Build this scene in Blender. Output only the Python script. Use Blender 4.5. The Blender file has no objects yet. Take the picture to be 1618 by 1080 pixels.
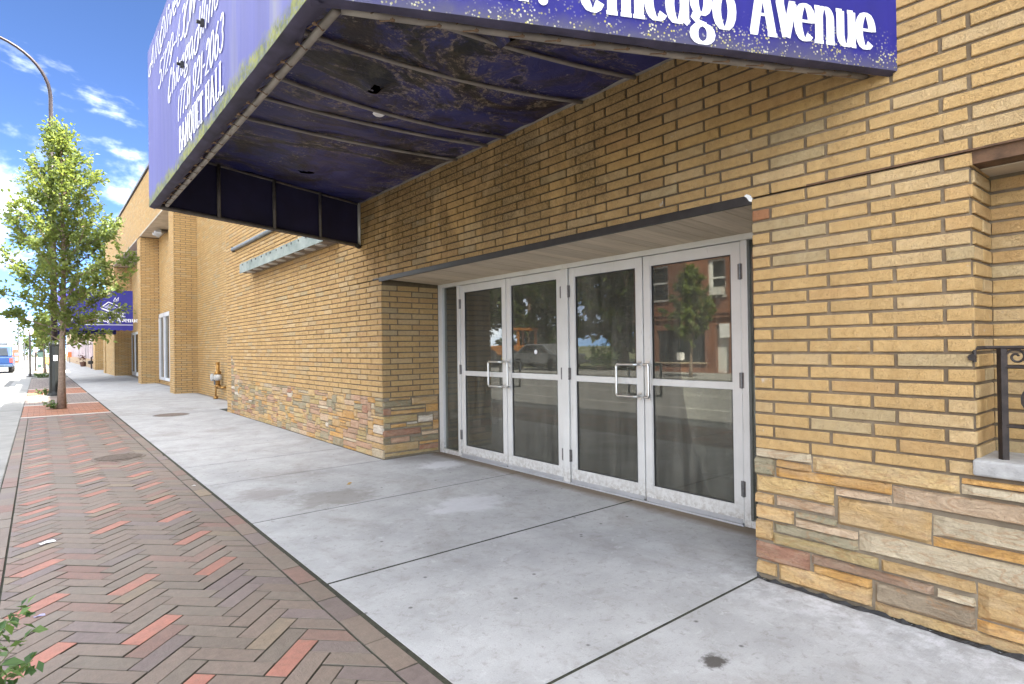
import bpy, bmesh, math, random
import numpy as np
from mathutils import Vector, Matrix
R = math.radians
random.seed(7)
C = bpy.context.scene.collection
SC = bpy.context.scene

# ---------------------------------------------------------------- camera
CAMZ = 1.30
YAW, PITCH, ROLL, FPX = R(39.1126), R(0.4251), R(-0.7961), 920.43
F = np.array([math.sin(YAW)*math.cos(PITCH), math.cos(YAW)*math.cos(PITCH), math.sin(PITCH)])
RT = np.array([math.cos(YAW), -math.sin(YAW), 0.0])
UP = np.cross(RT, F)
XC = math.cos(ROLL)*RT + math.sin(ROLL)*UP
YC = -math.sin(ROLL)*RT + math.cos(ROLL)*UP
cam = bpy.data.cameras.new('camera')
cam.lens = FPX/1618*36; cam.sensor_width = 36; cam.sensor_fit = 'HORIZONTAL'
cam.clip_start = 0.05; cam.clip_end = 3000
camo = bpy.data.objects.new('camera', cam); C.objects.link(camo)
m = Matrix.Identity(4)
for i in range(3):
    m[i][0] = XC[i]; m[i][1] = YC[i]; m[i][2] = -F[i]
m[2][3] = CAMZ
camo.matrix_world = m
SC.camera = camo

def project(P):                       # only used to find out which pieces show largest
    d = np.asarray(P, float) - [0, 0, CAMZ]
    z = max(d @ F, 1e-3)
    return 809 + FPX*(d @ XC)/z, 540 - FPX*(d @ YC)/z, d @ F

# ---------------------------------------------------------------- sky, sun, exposure
CLOUD_OFF = (-5.73, 2.65, 1.04); CLOUD_L = 18.0  # clouds brightened and added over unseen sky as fill; offset keeps view mostly blue
SUN_EL = R(54); SUN_DIR = (0.62, -0.78)          # horizontal direction towards the sun
az = math.atan2(SUN_DIR[0], SUN_DIR[1])
w = bpy.data.worlds.new('World'); SC.world = w; w.use_nodes = True
nt = w.node_tree; N = nt.nodes; L = nt.links
bg = N['Background']; bg.inputs['Strength'].default_value = 0.062
sky = N.new('ShaderNodeTexSky'); sky.sky_type = 'NISHITA'; sky.sun_disc = False
sky.sun_elevation = SUN_EL; sky.sun_rotation = az
sky.altitude = 200; sky.air_density = 0.21; sky.dust_density = 0.0; sky.ozone_density = 6.0
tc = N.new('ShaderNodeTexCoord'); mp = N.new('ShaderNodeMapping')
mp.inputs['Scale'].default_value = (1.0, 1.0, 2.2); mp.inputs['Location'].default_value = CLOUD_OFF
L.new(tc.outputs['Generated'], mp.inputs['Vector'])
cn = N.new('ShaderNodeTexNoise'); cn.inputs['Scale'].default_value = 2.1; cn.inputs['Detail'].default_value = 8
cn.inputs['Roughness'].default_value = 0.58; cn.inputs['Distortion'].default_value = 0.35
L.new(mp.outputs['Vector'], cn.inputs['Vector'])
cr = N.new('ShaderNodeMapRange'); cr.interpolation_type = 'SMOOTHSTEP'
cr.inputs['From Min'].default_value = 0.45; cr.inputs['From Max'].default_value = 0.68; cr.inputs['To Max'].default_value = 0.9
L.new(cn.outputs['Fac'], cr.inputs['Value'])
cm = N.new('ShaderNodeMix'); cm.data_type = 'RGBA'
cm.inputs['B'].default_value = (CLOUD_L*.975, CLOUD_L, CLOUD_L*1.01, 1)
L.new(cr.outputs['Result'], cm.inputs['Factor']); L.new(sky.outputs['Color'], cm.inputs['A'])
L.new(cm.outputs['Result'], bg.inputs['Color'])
sun = bpy.data.lights.new('sun', 'SUN'); sun.energy = 2.6; sun.angle = R(0.53); sun.color = (1.0, 0.95, 0.87)
suno = bpy.data.objects.new('sun', sun); C.objects.link(suno)
sd = Vector((math.sin(az)*math.cos(SUN_EL), math.cos(az)*math.cos(SUN_EL), math.sin(SUN_EL)))
suno.rotation_euler = (-sd).to_track_quat('-Z', 'Y').to_euler()
vs = SC.view_settings
vs.view_transform = 'Standard'; vs.look = 'None'; vs.gamma = 1.0; vs.use_curve_mapping = False
vs.exposure = 3.65
SC.cycles.max_bounces = 8; SC.cycles.transparent_max_bounces = 12
SC.cycles.caustics_reflective = False; SC.cycles.caustics_refractive = False

# ---------------------------------------------------------------- object helpers
WL = {}
def thing(name, label, cat, loc=(0, 0, 0), group=None):
    o = bpy.data.objects.new(name, None); C.objects.link(o)
    o.location = loc; o.empty_display_size = 0.2
    o['label'] = label; o['category'] = cat
    if group: o['group'] = group
    WL[o.name] = Vector(loc)
    return o
def tag(o, label=None, cat=None, group=None, kind=None):
    if label: o['label'] = label
    if cat: o['category'] = cat
    if group: o['group'] = group
    if kind: o['kind'] = kind
    return o
def dup(root, delta, label=None, group=None, rot=None):
    r = root.copy(); C.objects.link(r)
    r.location = Vector(root.location) + Vector(delta)
    if rot is not None: r.rotation_euler = (0, 0, rot)
    if label: r['label'] = label
    if group: r['group'] = group
    WL[r.name] = Vector(r.location)
    for ch in list(root.children):
        c = ch.copy(); C.objects.link(c); c.parent = r
        for g in list(ch.children):
            d = g.copy(); C.objects.link(d); d.parent = c
    return r

class MB:
    def __init__(s): s.v = []; s.f = []; s.c = []
    def add(s, verts, faces, col=None):
        b = len(s.v); s.v.extend([tuple(p) for p in verts])
        s.f.extend([tuple(i+b for i in f) for f in faces])
        s.c.extend([col or (1, 1, 1)]*len(verts))
        return s
    def box(s, x0, x1, y0, y1, z0, z1, col=None):
        if x0 > x1: x0, x1 = x1, x0
        if y0 > y1: y0, y1 = y1, y0
        if z0 > z1: z0, z1 = z1, z0
        v = [(x0,y0,z0),(x1,y0,z0),(x1,y1,z0),(x0,y1,z0),(x0,y0,z1),(x1,y0,z1),(x1,y1,z1),(x0,y1,z1)]
        return s.add(v, [(0,3,2,1),(4,5,6,7),(0,1,5,4),(1,2,6,5),(2,3,7,6),(3,0,4,7)], col)
    def extrude(s, poly, vec, col=None):            # poly: list of 3d points; closed prism
        n = len(poly); q = [Vector(p) for p in poly]; v = Vector(vec)
        vs_ = q + [p+v for p in q]
        fs = [tuple(range(n-1, -1, -1)), tuple(range(n, 2*n))]
        fs += [(i, (i+1) % n, n+(i+1) % n, n+i) for i in range(n)]
        return s.add(vs_, fs, col)
    def tube(s, path, r, seg=8, col=None, cap=True):
        P = [Vector(p) for p in path]; n = len(P)
        rr = r if isinstance(r, (list, tuple)) else [r]*n
        vs_ = []; ref = None
        for i, p in enumerate(P):
            t = (P[min(i+1, n-1)] - P[max(i-1, 0)])
            t = t.normalized() if t.length > 1e-9 else Vector((0, 0, 1))
            if ref is None:
                ref = Vector((0, 0, 1)) if abs(t.z) < 0.9 else Vector((1, 0, 0))
            a = (ref - t*ref.dot(t))
            a = a.normalized() if a.length > 1e-6 else t.orthogonal().normalized()
            ref = a; b = t.cross(a)
            for k in range(seg):
                an = 2*math.pi*k/seg
                vs_.append(p + (a*math.cos(an) + b*math.sin(an))*rr[i])
        fs = []
        for i in range(n-1):
            for k in range(seg):
                fs.append((i*seg+k, i*seg+(k+1) % seg, (i+1)*seg+(k+1) % seg, (i+1)*seg+k))
        if cap:
            fs.append(tuple(range(seg-1, -1, -1))); fs.append(tuple((n-1)*seg+k for k in range(seg)))
        return s.add(vs_, fs, col)
    def lathe(s, prof, c, seg=16, col=None, axis='z'):
        vs_ = []; n = len(prof)
        for r, z in prof:
            for k in range(seg):
                an = 2*math.pi*k/seg
                if axis == 'z': vs_.append((c[0]+r*math.cos(an), c[1]+r*math.sin(an), c[2]+z))
                elif axis == 'x': vs_.append((c[0]+z, c[1]+r*math.cos(an), c[2]+r*math.sin(an)))
                else: vs_.append((c[0]+r*math.sin(an), c[1]+z, c[2]+r*math.cos(an)))
        fs = [(i*seg+k, i*seg+(k+1) % seg, (i+1)*seg+(k+1) % seg, (i+1)*seg+k) for i in range(n-1) for k in range(seg)]
        fs.append(tuple(range(seg-1, -1, -1))); fs.append(tuple((n-1)*seg+k for k in range(seg)))
        return s.add(vs_, fs, col)
    def build(s, name, mat, parent=None, origin=None, smooth=False, bevel=0, label=None, kind=None):
        base = WL.get(parent.name, Vector((0, 0, 0))) if parent is not None else Vector((0, 0, 0))
        o0 = Vector(origin) if origin is not None else base
        me = bpy.data.meshes.new(name)
        V = np.array(s.v, dtype=float) - np.array(o0)
        me.from_pydata(V.tolist(), [], s.f)
        at = me.attributes.new('col', 'FLOAT_COLOR', 'POINT')
        cc = np.ones((len(s.v), 4), dtype=np.float32); cc[:, :3] = np.array(s.c, dtype=np.float32)
        at.data.foreach_set('color', cc.ravel())
        if smooth: me.polygons.foreach_set('use_smooth', [True]*len(me.polygons))
        me.materials.append(mat)
        me.update()
        o = bpy.data.objects.new(name, me); C.objects.link(o)
        if parent is not None: o.parent = parent
        o.location = o0 - base
        WL[o.name] = o0
        if bevel:
            b = o.modifiers.new('bevel', 'BEVEL'); b.width = bevel; b.segments = 2; b.limit_method = 'ANGLE'; b.angle_limit = R(35)
        if label: o['label'] = label
        if kind: o['kind'] = kind
        return o

# ---------------------------------------------------------------- materials
class NT:
    def __init__(s, name):
        s.m = bpy.data.materials.new(name); s.m.use_nodes = True
        s.t = s.m.node_tree; s.n = s.t.nodes; s.l = s.t.links
        s.b = s.n['Principled BSDF']; s.out = s.n['Material Output']
        s.pos = s.n.new('ShaderNodeNewGeometry').outputs['Position']
    def put(s, sock, v):
        if hasattr(v, 'is_linked') or hasattr(v, 'links'): s.l.new(v, sock)
        elif isinstance(v, (tuple, list)) and len(v) == 3 and sock.type == 'RGBA': sock.default_value = (*v, 1)
        else: sock.default_value = v
    def map(s, scale=(1, 1, 1), loc=(0, 0, 0), rot=(0, 0, 0), vec=None):
        n = s.n.new('ShaderNodeMapping'); s.l.new(vec or s.pos, n.inputs['Vector'])
        n.inputs['Scale'].default_value = scale; n.inputs['Location'].default_value = loc; n.inputs['Rotation'].default_value = rot
        return n.outputs['Vector']
    def noise(s, scale, detail=4, rough=.55, dist=0, vec=None, color=False):
        n = s.n.new('ShaderNodeTexNoise'); s.l.new(vec or s.pos, n.inputs['Vector'])
        n.inputs['Scale'].default_value = scale; n.inputs['Detail'].default_value = detail
        n.inputs['Roughness'].default_value = rough; n.inputs['Distortion'].default_value = dist
        return n.outputs['Color' if color else 'Fac']
    def voro(s, scale, feature='F1', vec=None, rnd=1, out='Distance'):
        n = s.n.new('ShaderNodeTexVoronoi'); n.feature = feature; s.l.new(vec or s.pos, n.inputs['Vector'])
        n.inputs['Scale'].default_value = scale; n.inputs['Randomness'].default_value = rnd
        return n.outputs[out]
    def ramp(s, fac, lo, hi, c0=(0, 0, 0), c1=(1, 1, 1)):
        n = s.n.new('ShaderNodeMapRange'); s.l.new(fac, n.inputs['Value'])
        n.inputs['From Min'].default_value = lo; n.inputs['From Max'].default_value = hi
        n.inputs['To Min'].default_value = 0; n.inputs['To Max'].default_value = 1
        return n.outputs['Result']
    def mix(s, fac, a, b, mode='MIX'):
        n = s.n.new('ShaderNodeMix'); n.data_type = 'RGBA'; n.blend_type = mode
        s.put(n.inputs['Factor'], fac); s.put(n.inputs['A'], a); s.put(n.inputs['B'], b)
        return n.outputs['Result']
    def math(s, op, a, b=0.0):
        n = s.n.new('ShaderNodeMath'); n.operation = op; s.put(n.inputs[0], a); s.put(n.inputs[1], b)
        return n.outputs[0]
    def attr(s, name='col', out='Color'):
        n = s.n.new('ShaderNodeAttribute'); n.attribute_name = name; return n.outputs[out]
    def sep(s, vec=None):
        n = s.n.new('ShaderNodeSeparateXYZ'); s.l.new(vec or s.pos, n.inputs[0]); return n.outputs
    def bump(s, h, strength=.3, dist=.01, prev=None):
        n = s.n.new('ShaderNodeBump'); s.l.new(h, n.inputs['Height'])
        n.inputs['Strength'].default_value = strength; n.inputs['Distance'].default_value = dist
        if prev is not None: s.l.new(prev, n.inputs['Normal'])
        s.l.new(n.outputs[0], s.b.inputs['Normal']); return n.outputs[0]
    def fin(s, color=None, rough=.7, metal=0, spec=None):
        if color is not None: s.put(s.b.inputs['Base Color'], color)
        s.put(s.b.inputs['Roughness'], rough); s.b.inputs['Metallic'].default_value = metal
        if spec is not None: s.b.inputs['Specular IOR Level'].default_value = spec
        return s.m
def plain(name, col, rough=.6, metal=0, var=.25, scale=8, spec=None, bump=0):
    t = NT(name)
    n = t.noise(scale, 5, .6)
    d = tuple(c*(1-var) for c in col); u = tuple(min(1, c*(1+var)) for c in col)
    c = t.mix(t.ramp(n, .3, .7), d, u)
    if bump: t.bump(t.noise(scale*8, 3), bump, .004)
    return t.fin(c, rough, metal, spec)

def mat_brick():
    t = NT('yellow_rug_faced_brick')
    col = t.attr()
    n1 = t.noise(22, 5, .6)
    c = t.mix(t.ramp(n1, .3, .72), t.mix(1, col, (.90, .86, .78), 'MULTIPLY'), col)
    # squiggly bark-like rug texture
    sq = t.noise(85, 2, .5, 2.6, vec=t.map((1, 1, 1.4)))
    line = t.math('SUBTRACT', 1.0, t.ramp(t.math('ABSOLUTE', t.math('SUBTRACT', sq, .5)), 0.0, .045))
    patch = t.ramp(t.noise(30, 3), .4, .62)
    c = t.mix(t.math('MULTIPLY', t.math('MULTIPLY', line, patch), .62), c, (.17, .10, .045))
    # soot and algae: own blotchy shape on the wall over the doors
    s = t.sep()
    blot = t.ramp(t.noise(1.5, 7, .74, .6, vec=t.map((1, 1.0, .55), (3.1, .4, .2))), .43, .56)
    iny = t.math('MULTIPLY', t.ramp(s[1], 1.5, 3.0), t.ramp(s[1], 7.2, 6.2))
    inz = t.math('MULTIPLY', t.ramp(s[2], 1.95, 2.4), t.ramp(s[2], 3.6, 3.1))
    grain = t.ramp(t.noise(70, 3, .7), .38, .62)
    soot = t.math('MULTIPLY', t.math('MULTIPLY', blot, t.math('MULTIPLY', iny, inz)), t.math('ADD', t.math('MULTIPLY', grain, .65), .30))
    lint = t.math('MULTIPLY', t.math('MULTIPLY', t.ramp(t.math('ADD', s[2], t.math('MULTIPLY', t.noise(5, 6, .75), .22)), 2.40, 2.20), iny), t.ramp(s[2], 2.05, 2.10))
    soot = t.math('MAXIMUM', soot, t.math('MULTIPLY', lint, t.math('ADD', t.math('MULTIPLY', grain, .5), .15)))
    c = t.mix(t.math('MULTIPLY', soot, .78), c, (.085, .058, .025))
    run = t.ramp(t.noise(1.0, 6, .68, .4, vec=t.map((5, 5, .45), (.7, 2.2, 1.1))), .50, .68)
    c = t.mix(t.math('MULTIPLY', run, .20), c, (.26, .17, .08))
    lime = t.math('MULTIPLY', t.ramp(t.noise(9, 4, .7), .66, .72), t.ramp(t.noise(1.1, 3), .5, .6))
    c = t.mix(t.math('MULTIPLY', lime, .6), c, (.58, .53, .45))
    # general weathering specks
    c = t.mix(t.math('MULTIPLY', t.ramp(t.noise(140, 2), .62, .74), .35), c, (.16, .10, .05))
    t.bump(t.math('ADD', t.math('MULTIPLY', line, -1.0), t.noise(120, 3)), .8, .005)
    return t.fin(c, .85, 0, .25)
def mat_mortar(name='mortar', a=(.20, .155, .105), b=(.30, .24, .17)):
    t = NT(name)
    n = t.noise(14, 6, .65)
    c = t.mix(t.ramp(n, .3, .7), a, b)
    c = t.mix(t.math('MULTIPLY', t.ramp(t.noise(1.1, 4), .5, .68), .5), c, (.10, .075, .05))
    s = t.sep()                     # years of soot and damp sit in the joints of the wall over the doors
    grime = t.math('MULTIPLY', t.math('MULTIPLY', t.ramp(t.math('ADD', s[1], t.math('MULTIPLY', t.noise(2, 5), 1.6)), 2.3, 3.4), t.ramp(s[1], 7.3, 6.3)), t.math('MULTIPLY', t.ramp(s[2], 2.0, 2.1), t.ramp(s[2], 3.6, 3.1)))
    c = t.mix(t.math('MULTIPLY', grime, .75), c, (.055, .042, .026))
    t.bump(t.noise(260, 3), .6, .004)
    return t.fin(c, .95, 0, .1)
def mat_stone():
    t = NT('split_sandstone')
    col = t.attr()
    b = t.noise(1.0, 7, .68, 1.6, vec=t.map((7, 7, 20)))
    c = t.mix(t.ramp(b, .35, .68), t.mix(1, col, (.78, .74, .68), 'MULTIPLY'), t.mix(1, col, (1.14, 1.12, 1.08), 'MULTIPLY'))
    sw = t.noise(3.2, 3, .5, 1.4, vec=t.map((1, 1, 3.5), (4, 2, 7)))
    ring = t.math('SUBTRACT', 1.0, t.ramp(t.math('ABSOLUTE', t.math('SUBTRACT', sw, .47)), 0.0, .035))
    c = t.mix(t.math('MULTIPLY', ring, .45), c, (.36, .17, .06))
    broad = t.ramp(t.noise(4.5, 5, .6, .8, vec=t.map((1, 1, 2.2), (1, 6, 2))), .42, .62)
    c = t.mix(t.math('MULTIPLY', broad, .30), c, (.50, .40, .27))
    c = t.mix(t.math('MULTIPLY', t.ramp(t.noise(90, 3, .7), .55, .75), .35), c, (.14, .11, .08))
    h = t.math('ADD', t.math('MULTIPLY', b, 1.2), t.math('MULTIPLY', t.noise(48, 6, .7), 1.2))
    t.bump(h, .9, .016)
    return t.fin(c, .8, 0, .25)
def mat_paver():
    t = NT('clay_paver')
    col = t.attr()
    n = t.noise(26, 6, .65, .4)
    c = t.mix(t.ramp(n, .32, .70), t.mix(1, col, (.76, .74, .72), 'MULTIPLY'), t.mix(1, col, (1.16, 1.14, 1.12), 'MULTIPLY'))
    pits = t.ramp(t.noise(150, 3, .6), .64, .74)
    c = t.mix(t.math('MULTIPLY', pits, .7), c, (.055, .045, .035))
    blo = t.ramp(t.noise(7, 6, .7, .5), .52, .66)
    c = t.mix(t.math('MULTIPLY', blo, .35), c, (.13, .115, .09))
    film = t.ramp(t.noise(1.3, 5, .6), .36, .64)
    c = t.mix(t.math('MULTIPLY', film, .30), c, (.20, .172, .138))
    spl = t.ramp(t.noise(11, 4, .7), .66, .74)
    c = t.mix(t.math('MULTIPLY', spl, .25), c, (.31, .275, .215))
    scr = t.noise(5, 4, .6, .3, vec=t.map((14, 1.5, 1), (0, 0, 0), (0, 0, R(45))))
    t.bump(t.math('ADD', t.math('SUBTRACT', t.noise(90, 4, .6), t.math('MULTIPLY', pits, .8)), t.math('MULTIPLY', scr, .6)), .5, .005)
    return t.fin(c, t.math('ADD', t.math('MULTIPLY', n, .3), .5), 0, .4)
def mat_concrete(name, base, warm=0.0, stains=True):
    t = NT(name)
    n = t.noise(2.2, 8, .62, .2)
    d = tuple(c*.80 for c in base); u = tuple(c*1.14 for c in base)
    c = t.mix(t.ramp(n, .3, .7), d, u)
    fine = t.noise(130, 3, .7)
    c = t.mix(t.math('MULTIPLY', t.ramp(fine, .35, .65), .16), c, tuple(x*.6 for x in base))
    if stains:
        st = t.ramp(t.noise(.9, 7, .7, .5, vec=t.map((1.3, .8, 1), (5.2, 2.3, 0))), .52, .68)
        c = t.mix(t.math('MULTIPLY', st, .42), c, (.20, .175, .15))
        mott = t.ramp(t.noise(6.5, 7, .75, .6), .52, .68)
        c = t.mix(t.math('MULTIPLY', mott, .36), c, (.22, .20, .175))
        pat = t.ramp(t.noise(20, 6, .75, .5), .55, .66)
        c = t.mix(t.math('MULTIPLY', pat, .42), c, (.19, .17, .15))
        grit = t.ramp(t.noise(55, 4, .7), .60, .70)
        c = t.mix(t.math('MULTIPLY', grit, .40), c, (.15, .14, .125))
        pale = t.ramp(t.noise(12, 6, .75, .4, vec=t.map((1, 1, 1), (7, 3, 1))), .58, .70)
        c = t.mix(t.math('MULTIPLY', pale, .35), c, (.58, .58, .58))
        v = t.voro(5.2, vec=t.map((1, 1, 1), (.3, .7, 0)))
        gum = t.math('SUBTRACT', 1.0, t.ramp(v, .035, .075))
        c = t.mix(t.math('MULTIPLY', gum, .75), c, (.055, .05, .045))
        # pale efflorescence along the wall foot, dark blot near the kerb edge, dusty strip under the doors
        s = t.sep()
        white = t.math('MULTIPLY', t.ramp(s[0], 2.55, 3.0), t.math('MULTIPLY', t.ramp(s[1], 2.1, 1.4), t.ramp(t.noise(9, 6, .75), .45, .60)))
        c = t.mix(t.math('MULTIPLY', white, .55), c, (.64, .64, .66))
        def blob(x, y, rx, ry, colr, amt, sc=8):
            nonlocal c
            dx = t.math('DIVIDE', t.math('SUBTRACT', s[0], x), rx); dy = t.math('DIVIDE', t.math('SUBTRACT', s[1], y), ry)
            dd = t.math('SQRT', t.math('ADD', t.math('MULTIPLY', dx, dx), t.math('MULTIPLY', dy, dy)))
            dd = t.math('ADD', dd, t.math('MULTIPLY', t.math('SUBTRACT', t.noise(sc, 5, .7), .5), 1.7))
            c = t.mix(t.math('MULTIPLY', t.ramp(dd, 1.0, .55), amt), c, colr)
        blob(2.14, 1.345, .07, .06, (.05, .042, .035), .9, 25)
        blob(2.0, 4.95, .45, .35, (.16, .14, .12), .55, 6)
        blob(1.55, 5.5, .3, .3, (.19, .16, .14), .45, 6)
        blob(3.45, 5.5, .30, .25, (.66, .66, .68), .7, 9)
        blob(2.75, 4.0, .40, .30, (.60, .60, .63), .45, 6)
        dirt = t.ramp(t.math('ADD', s[0], t.math('MULTIPLY', t.noise(7, 4), .12)), 3.72, 3.84)
        c = t.mix(t.math('MULTIPLY', dirt, .85), c, (.15, .105, .06))
    broom = t.noise(1.0, 3, .6, .1, vec=t.map((6, 190, 1)))
    c = t.mix(t.math('MULTIPLY', t.ramp(broom, .5, .7), .10), c, tuple(x*.6 for x in base))
    t.bump(t.math('ADD', t.math('ADD', fine, broom), t.math('MULTIPLY', t.noise(30, 4), .8)), .35, .004)
    return t.fin(c, .82, 0, .3)
def mat_fabric(name, base, fade=None, mould=0.0, dark=(.02, .017, .012)):
    t = NT(name)
    s = t.sep()
    v = t.noise(1.0, 5, .6, 0, vec=t.map((3.2, 3.2, .35)))
    c = t.mix(t.ramp(v, .35, .68), tuple(x*.86 for x in base), tuple(min(1, x*1.12) for x in base))
    return t, s, c
BR = mat_brick(); MO = mat_mortar('mortar', (.155, .115, .075), (.24, .19, .13)); ST = mat_stone(); PV = mat_paver()
MO2 = mat_mortar('stone_mortar', (.17, .14, .10), (.27, .225, .16))
CON = mat_concrete('sidewalk_concrete', (.385, .382, .380))
CURB = mat_concrete('curb_concrete', (.27, .265, .25), stains=False)
ta = NT('painted_aluminium'); sa = ta.sep()
ca = ta.mix(ta.ramp(ta.noise(4, 5), .3, .7), (.56, .56, .53), (.63, .63, .60))
low = ta.math('MULTIPLY', ta.ramp(ta.math('ADD', sa[2], ta.math('MULTIPLY', ta.noise(14, 5, .7), .25)), .36, .16), ta.ramp(ta.noise(28, 5, .75), .44, .62))
ca = ta.mix(ta.math('MULTIPLY', low, .65), ca, (.22, .18, .13))
scu = ta.ramp(ta.noise(1.0, 5, .7, .5, vec=ta.map((30, 30, 5))), .62, .74)
ca = ta.mix(ta.math('MULTIPLY', scu, .40), ca, (.30, .28, .25))
ALU = ta.fin(ca, .42, .2)
ALUD = plain('dull_aluminium', (.45, .46, .47), .45, .5, .10, 5)
STEEL = plain('worn_steel', (.16, .155, .15), .45, .8, .3, 20)
CHROME = plain('satin_metal', (.55, .54, .52), .28, .9, .1, 10)
BLACK = plain('black_steel', (.018, .016, .015), .5, 0, .4, 12)
IRON = plain('rusty_black_iron', (.028, .020, .016), .6, .2, .6, 18, bump=.4)
RUST = plain('rusted_steel', (.095, .050, .024), .85, 0, .5, 14, bump=.5)
GALV = plain('galvanised_pipe', (.27, .245, .215), .6, .2, .22, 6, bump=.1)
SOIL = plain('mossy_joint_sand', (.030, .030, .018), 1.0, 0, .5, 30)
WHITE = plain('white_vinyl', (.82, .82, .82), .5, 0, .03, 3)
WPAINT = plain('white_paint', (.75, .74, .71), .6, 0, .08, 4)
TAR = plain('black_tar', (.015, .014, .013), .7, 0, .5, 20, bump=.8)
RUB_ = plain('black_gasket', (.02, .02, .02), .7)
CAULK = plain('white_caulk', (.75, .75, .72), .7, 0, .1, 30)

# ---------------------------------------------------------------- brickwork
CO = .0665; MD = .2947; ZREF = .712; DP = .011
def brick_col(rng):
    r = rng.random()
    base = np.array((.60, .40, .178))
    if r < .035: base = np.array((.525, .40, .222))          # greyer ones
    elif r < .13: base = np.array((.575, .37, .165))
    elif r < .28: base = np.array((.60, .43, .225))
    return tuple(base*rng.uniform(.92, 1.06))
def bricks_for(face, plane, u0, u1, z0, z1, holes=(), ph=(1.674, 1.571), seed=1, mod=MD):
    """list of pieces (face, plane, a, b, za, zb, col)"""
    rng = random.Random(seed); out = []
    k0 = int(math.floor((z0-ZREF)/CO + .02)); k = k0
    while True:
        za = ZREF + k*CO; zb = za + CO
        if zb > z1 + .02: break
        zc = (za+zb)/2
        spans = [(u0, u1)]
        for (h0, h1, hz0, hz1) in holes:
            if hz0 < zc < hz1:
                ns = []
                for a, b in spans:
                    if h1 <= a or h0 >= b: ns.append((a, b)); continue
                    if h0 > a: ns.append((a, h0))
                    if h1 < b: ns.append((h1, b))
                spans = ns
        p = ph[k % 2]
        for a, b in spans:
            j = math.ceil((a - p)/mod + 1e-6)
            edges = [a]
            while p + j*mod < b - 1e-6:
                edges.append(p + j*mod); j += 1
            edges.append(b)
            for e0, e1 in zip(edges, edges[1:]):
                f0 = e0 + (.0 if abs(e0-a) < 1e-9 else .0085)
                f1 = e1 - (.0 if abs(e1-b) < 1e-9 else .0085)
                if f1 - f0 < .022: continue
                out.append((face, plane, f0, f1, za+.0068, zb-.0068, brick_col(rng)))
        k += 1
    return out
def fpos(face, plane, u, z, d):
    if face == '-x': return (plane - d, u, z)
    if face == '-y': return (u, plane - d, z)
    if face == '+x': return (plane + d, u, z)
def brick_geo(mb, p, rng, simple=False):
    face, plane, a, b, za, zb, col = p
    flip = face == '-x'
    if simple:
        V = [fpos(face, plane, u, z, d) for d in (-DP, 0) for (u, z) in ((a, za), (b, za), (b, zb), (a, zb))]
        fs = [(4, 5, 6, 7)] + [(i, (i+1) % 4, 4+(i+1) % 4, 4+i) for i in range(4)]
    else:
        ch = .0028; j = lambda s: rng.uniform(-s, s)
        V = []
        c4 = [(a+j(.0016), za+j(.0014)), (b+j(.0016), za+j(.0014)), (b+j(.0016), zb+j(.0014)), (a+j(.0016), zb+j(.0014))]
        sg = [(1, 1), (-1, 1), (-1, -1), (1, -1)]
        tilt = j(.0016)
        for u, z in c4: V.append(fpos(face, plane, u, z, -DP-.002))
        for u, z in c4: V.append(fpos(face, plane, u, z, -ch+tilt))
        for (u, z), (su, sz) in zip(c4, sg): V.append(fpos(face, plane, u+su*ch, z+sz*ch, tilt+j(.0008)))
        fs = [(8, 9, 10, 11)]
        for r in (0, 4): fs += [(r+i, r+(i+1) % 4, r+4+(i+1) % 4, r+4+i) for i in range(4)]
    if flip: fs = [tuple(reversed(f)) for f in fs]
    mb.add(V, fs, col)
def px_area(p3):
    pts = [project(q) for q in p3]
    if min(q[2] for q in pts) < .3: return 0
    cx = sum(q[0] for q in pts)/len(pts); cy = sum(q[1] for q in pts)/len(pts)
    if not (-5 < cx < 1623 and -5 < cy < 1085): return 0
    a = 0
    for i in range(len(pts)):
        x0, y0, _ = pts[i]; x1, y1, _ = pts[(i+1) % len(pts)]
        a += x0*y1 - x1*y0
    return abs(a)/2
def quad3(p): return [fpos(p[0], p[1], u, z, 0) for u, z in ((p[2], p[4]), (p[3], p[4]), (p[3], p[5]), (p[2], p[5]))]
def lay_bricks(pieces, parent, limit=300, stuff_name='brick_courses', mat=None, far=14.0):
    mat = mat or BR
    rng = random.Random(5)
    pieces = sorted(pieces, key=lambda p: -px_area(quad3(p)))
    for p in pieces[:limit]:
        mb = MB(); brick_geo(mb, p, rng)
        c = np.mean(quad3(p), axis=0)
        mb.build('brick', mat, parent, origin=tuple(c))
    mb = MB()
    for p in pieces[limit:]:
        q = quad3(p)[0]
        brick_geo(mb, p, rng, simple=q[1] > far)
    if mb.v: mb.build(stuff_name, mat, parent, kind='stuff')

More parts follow.
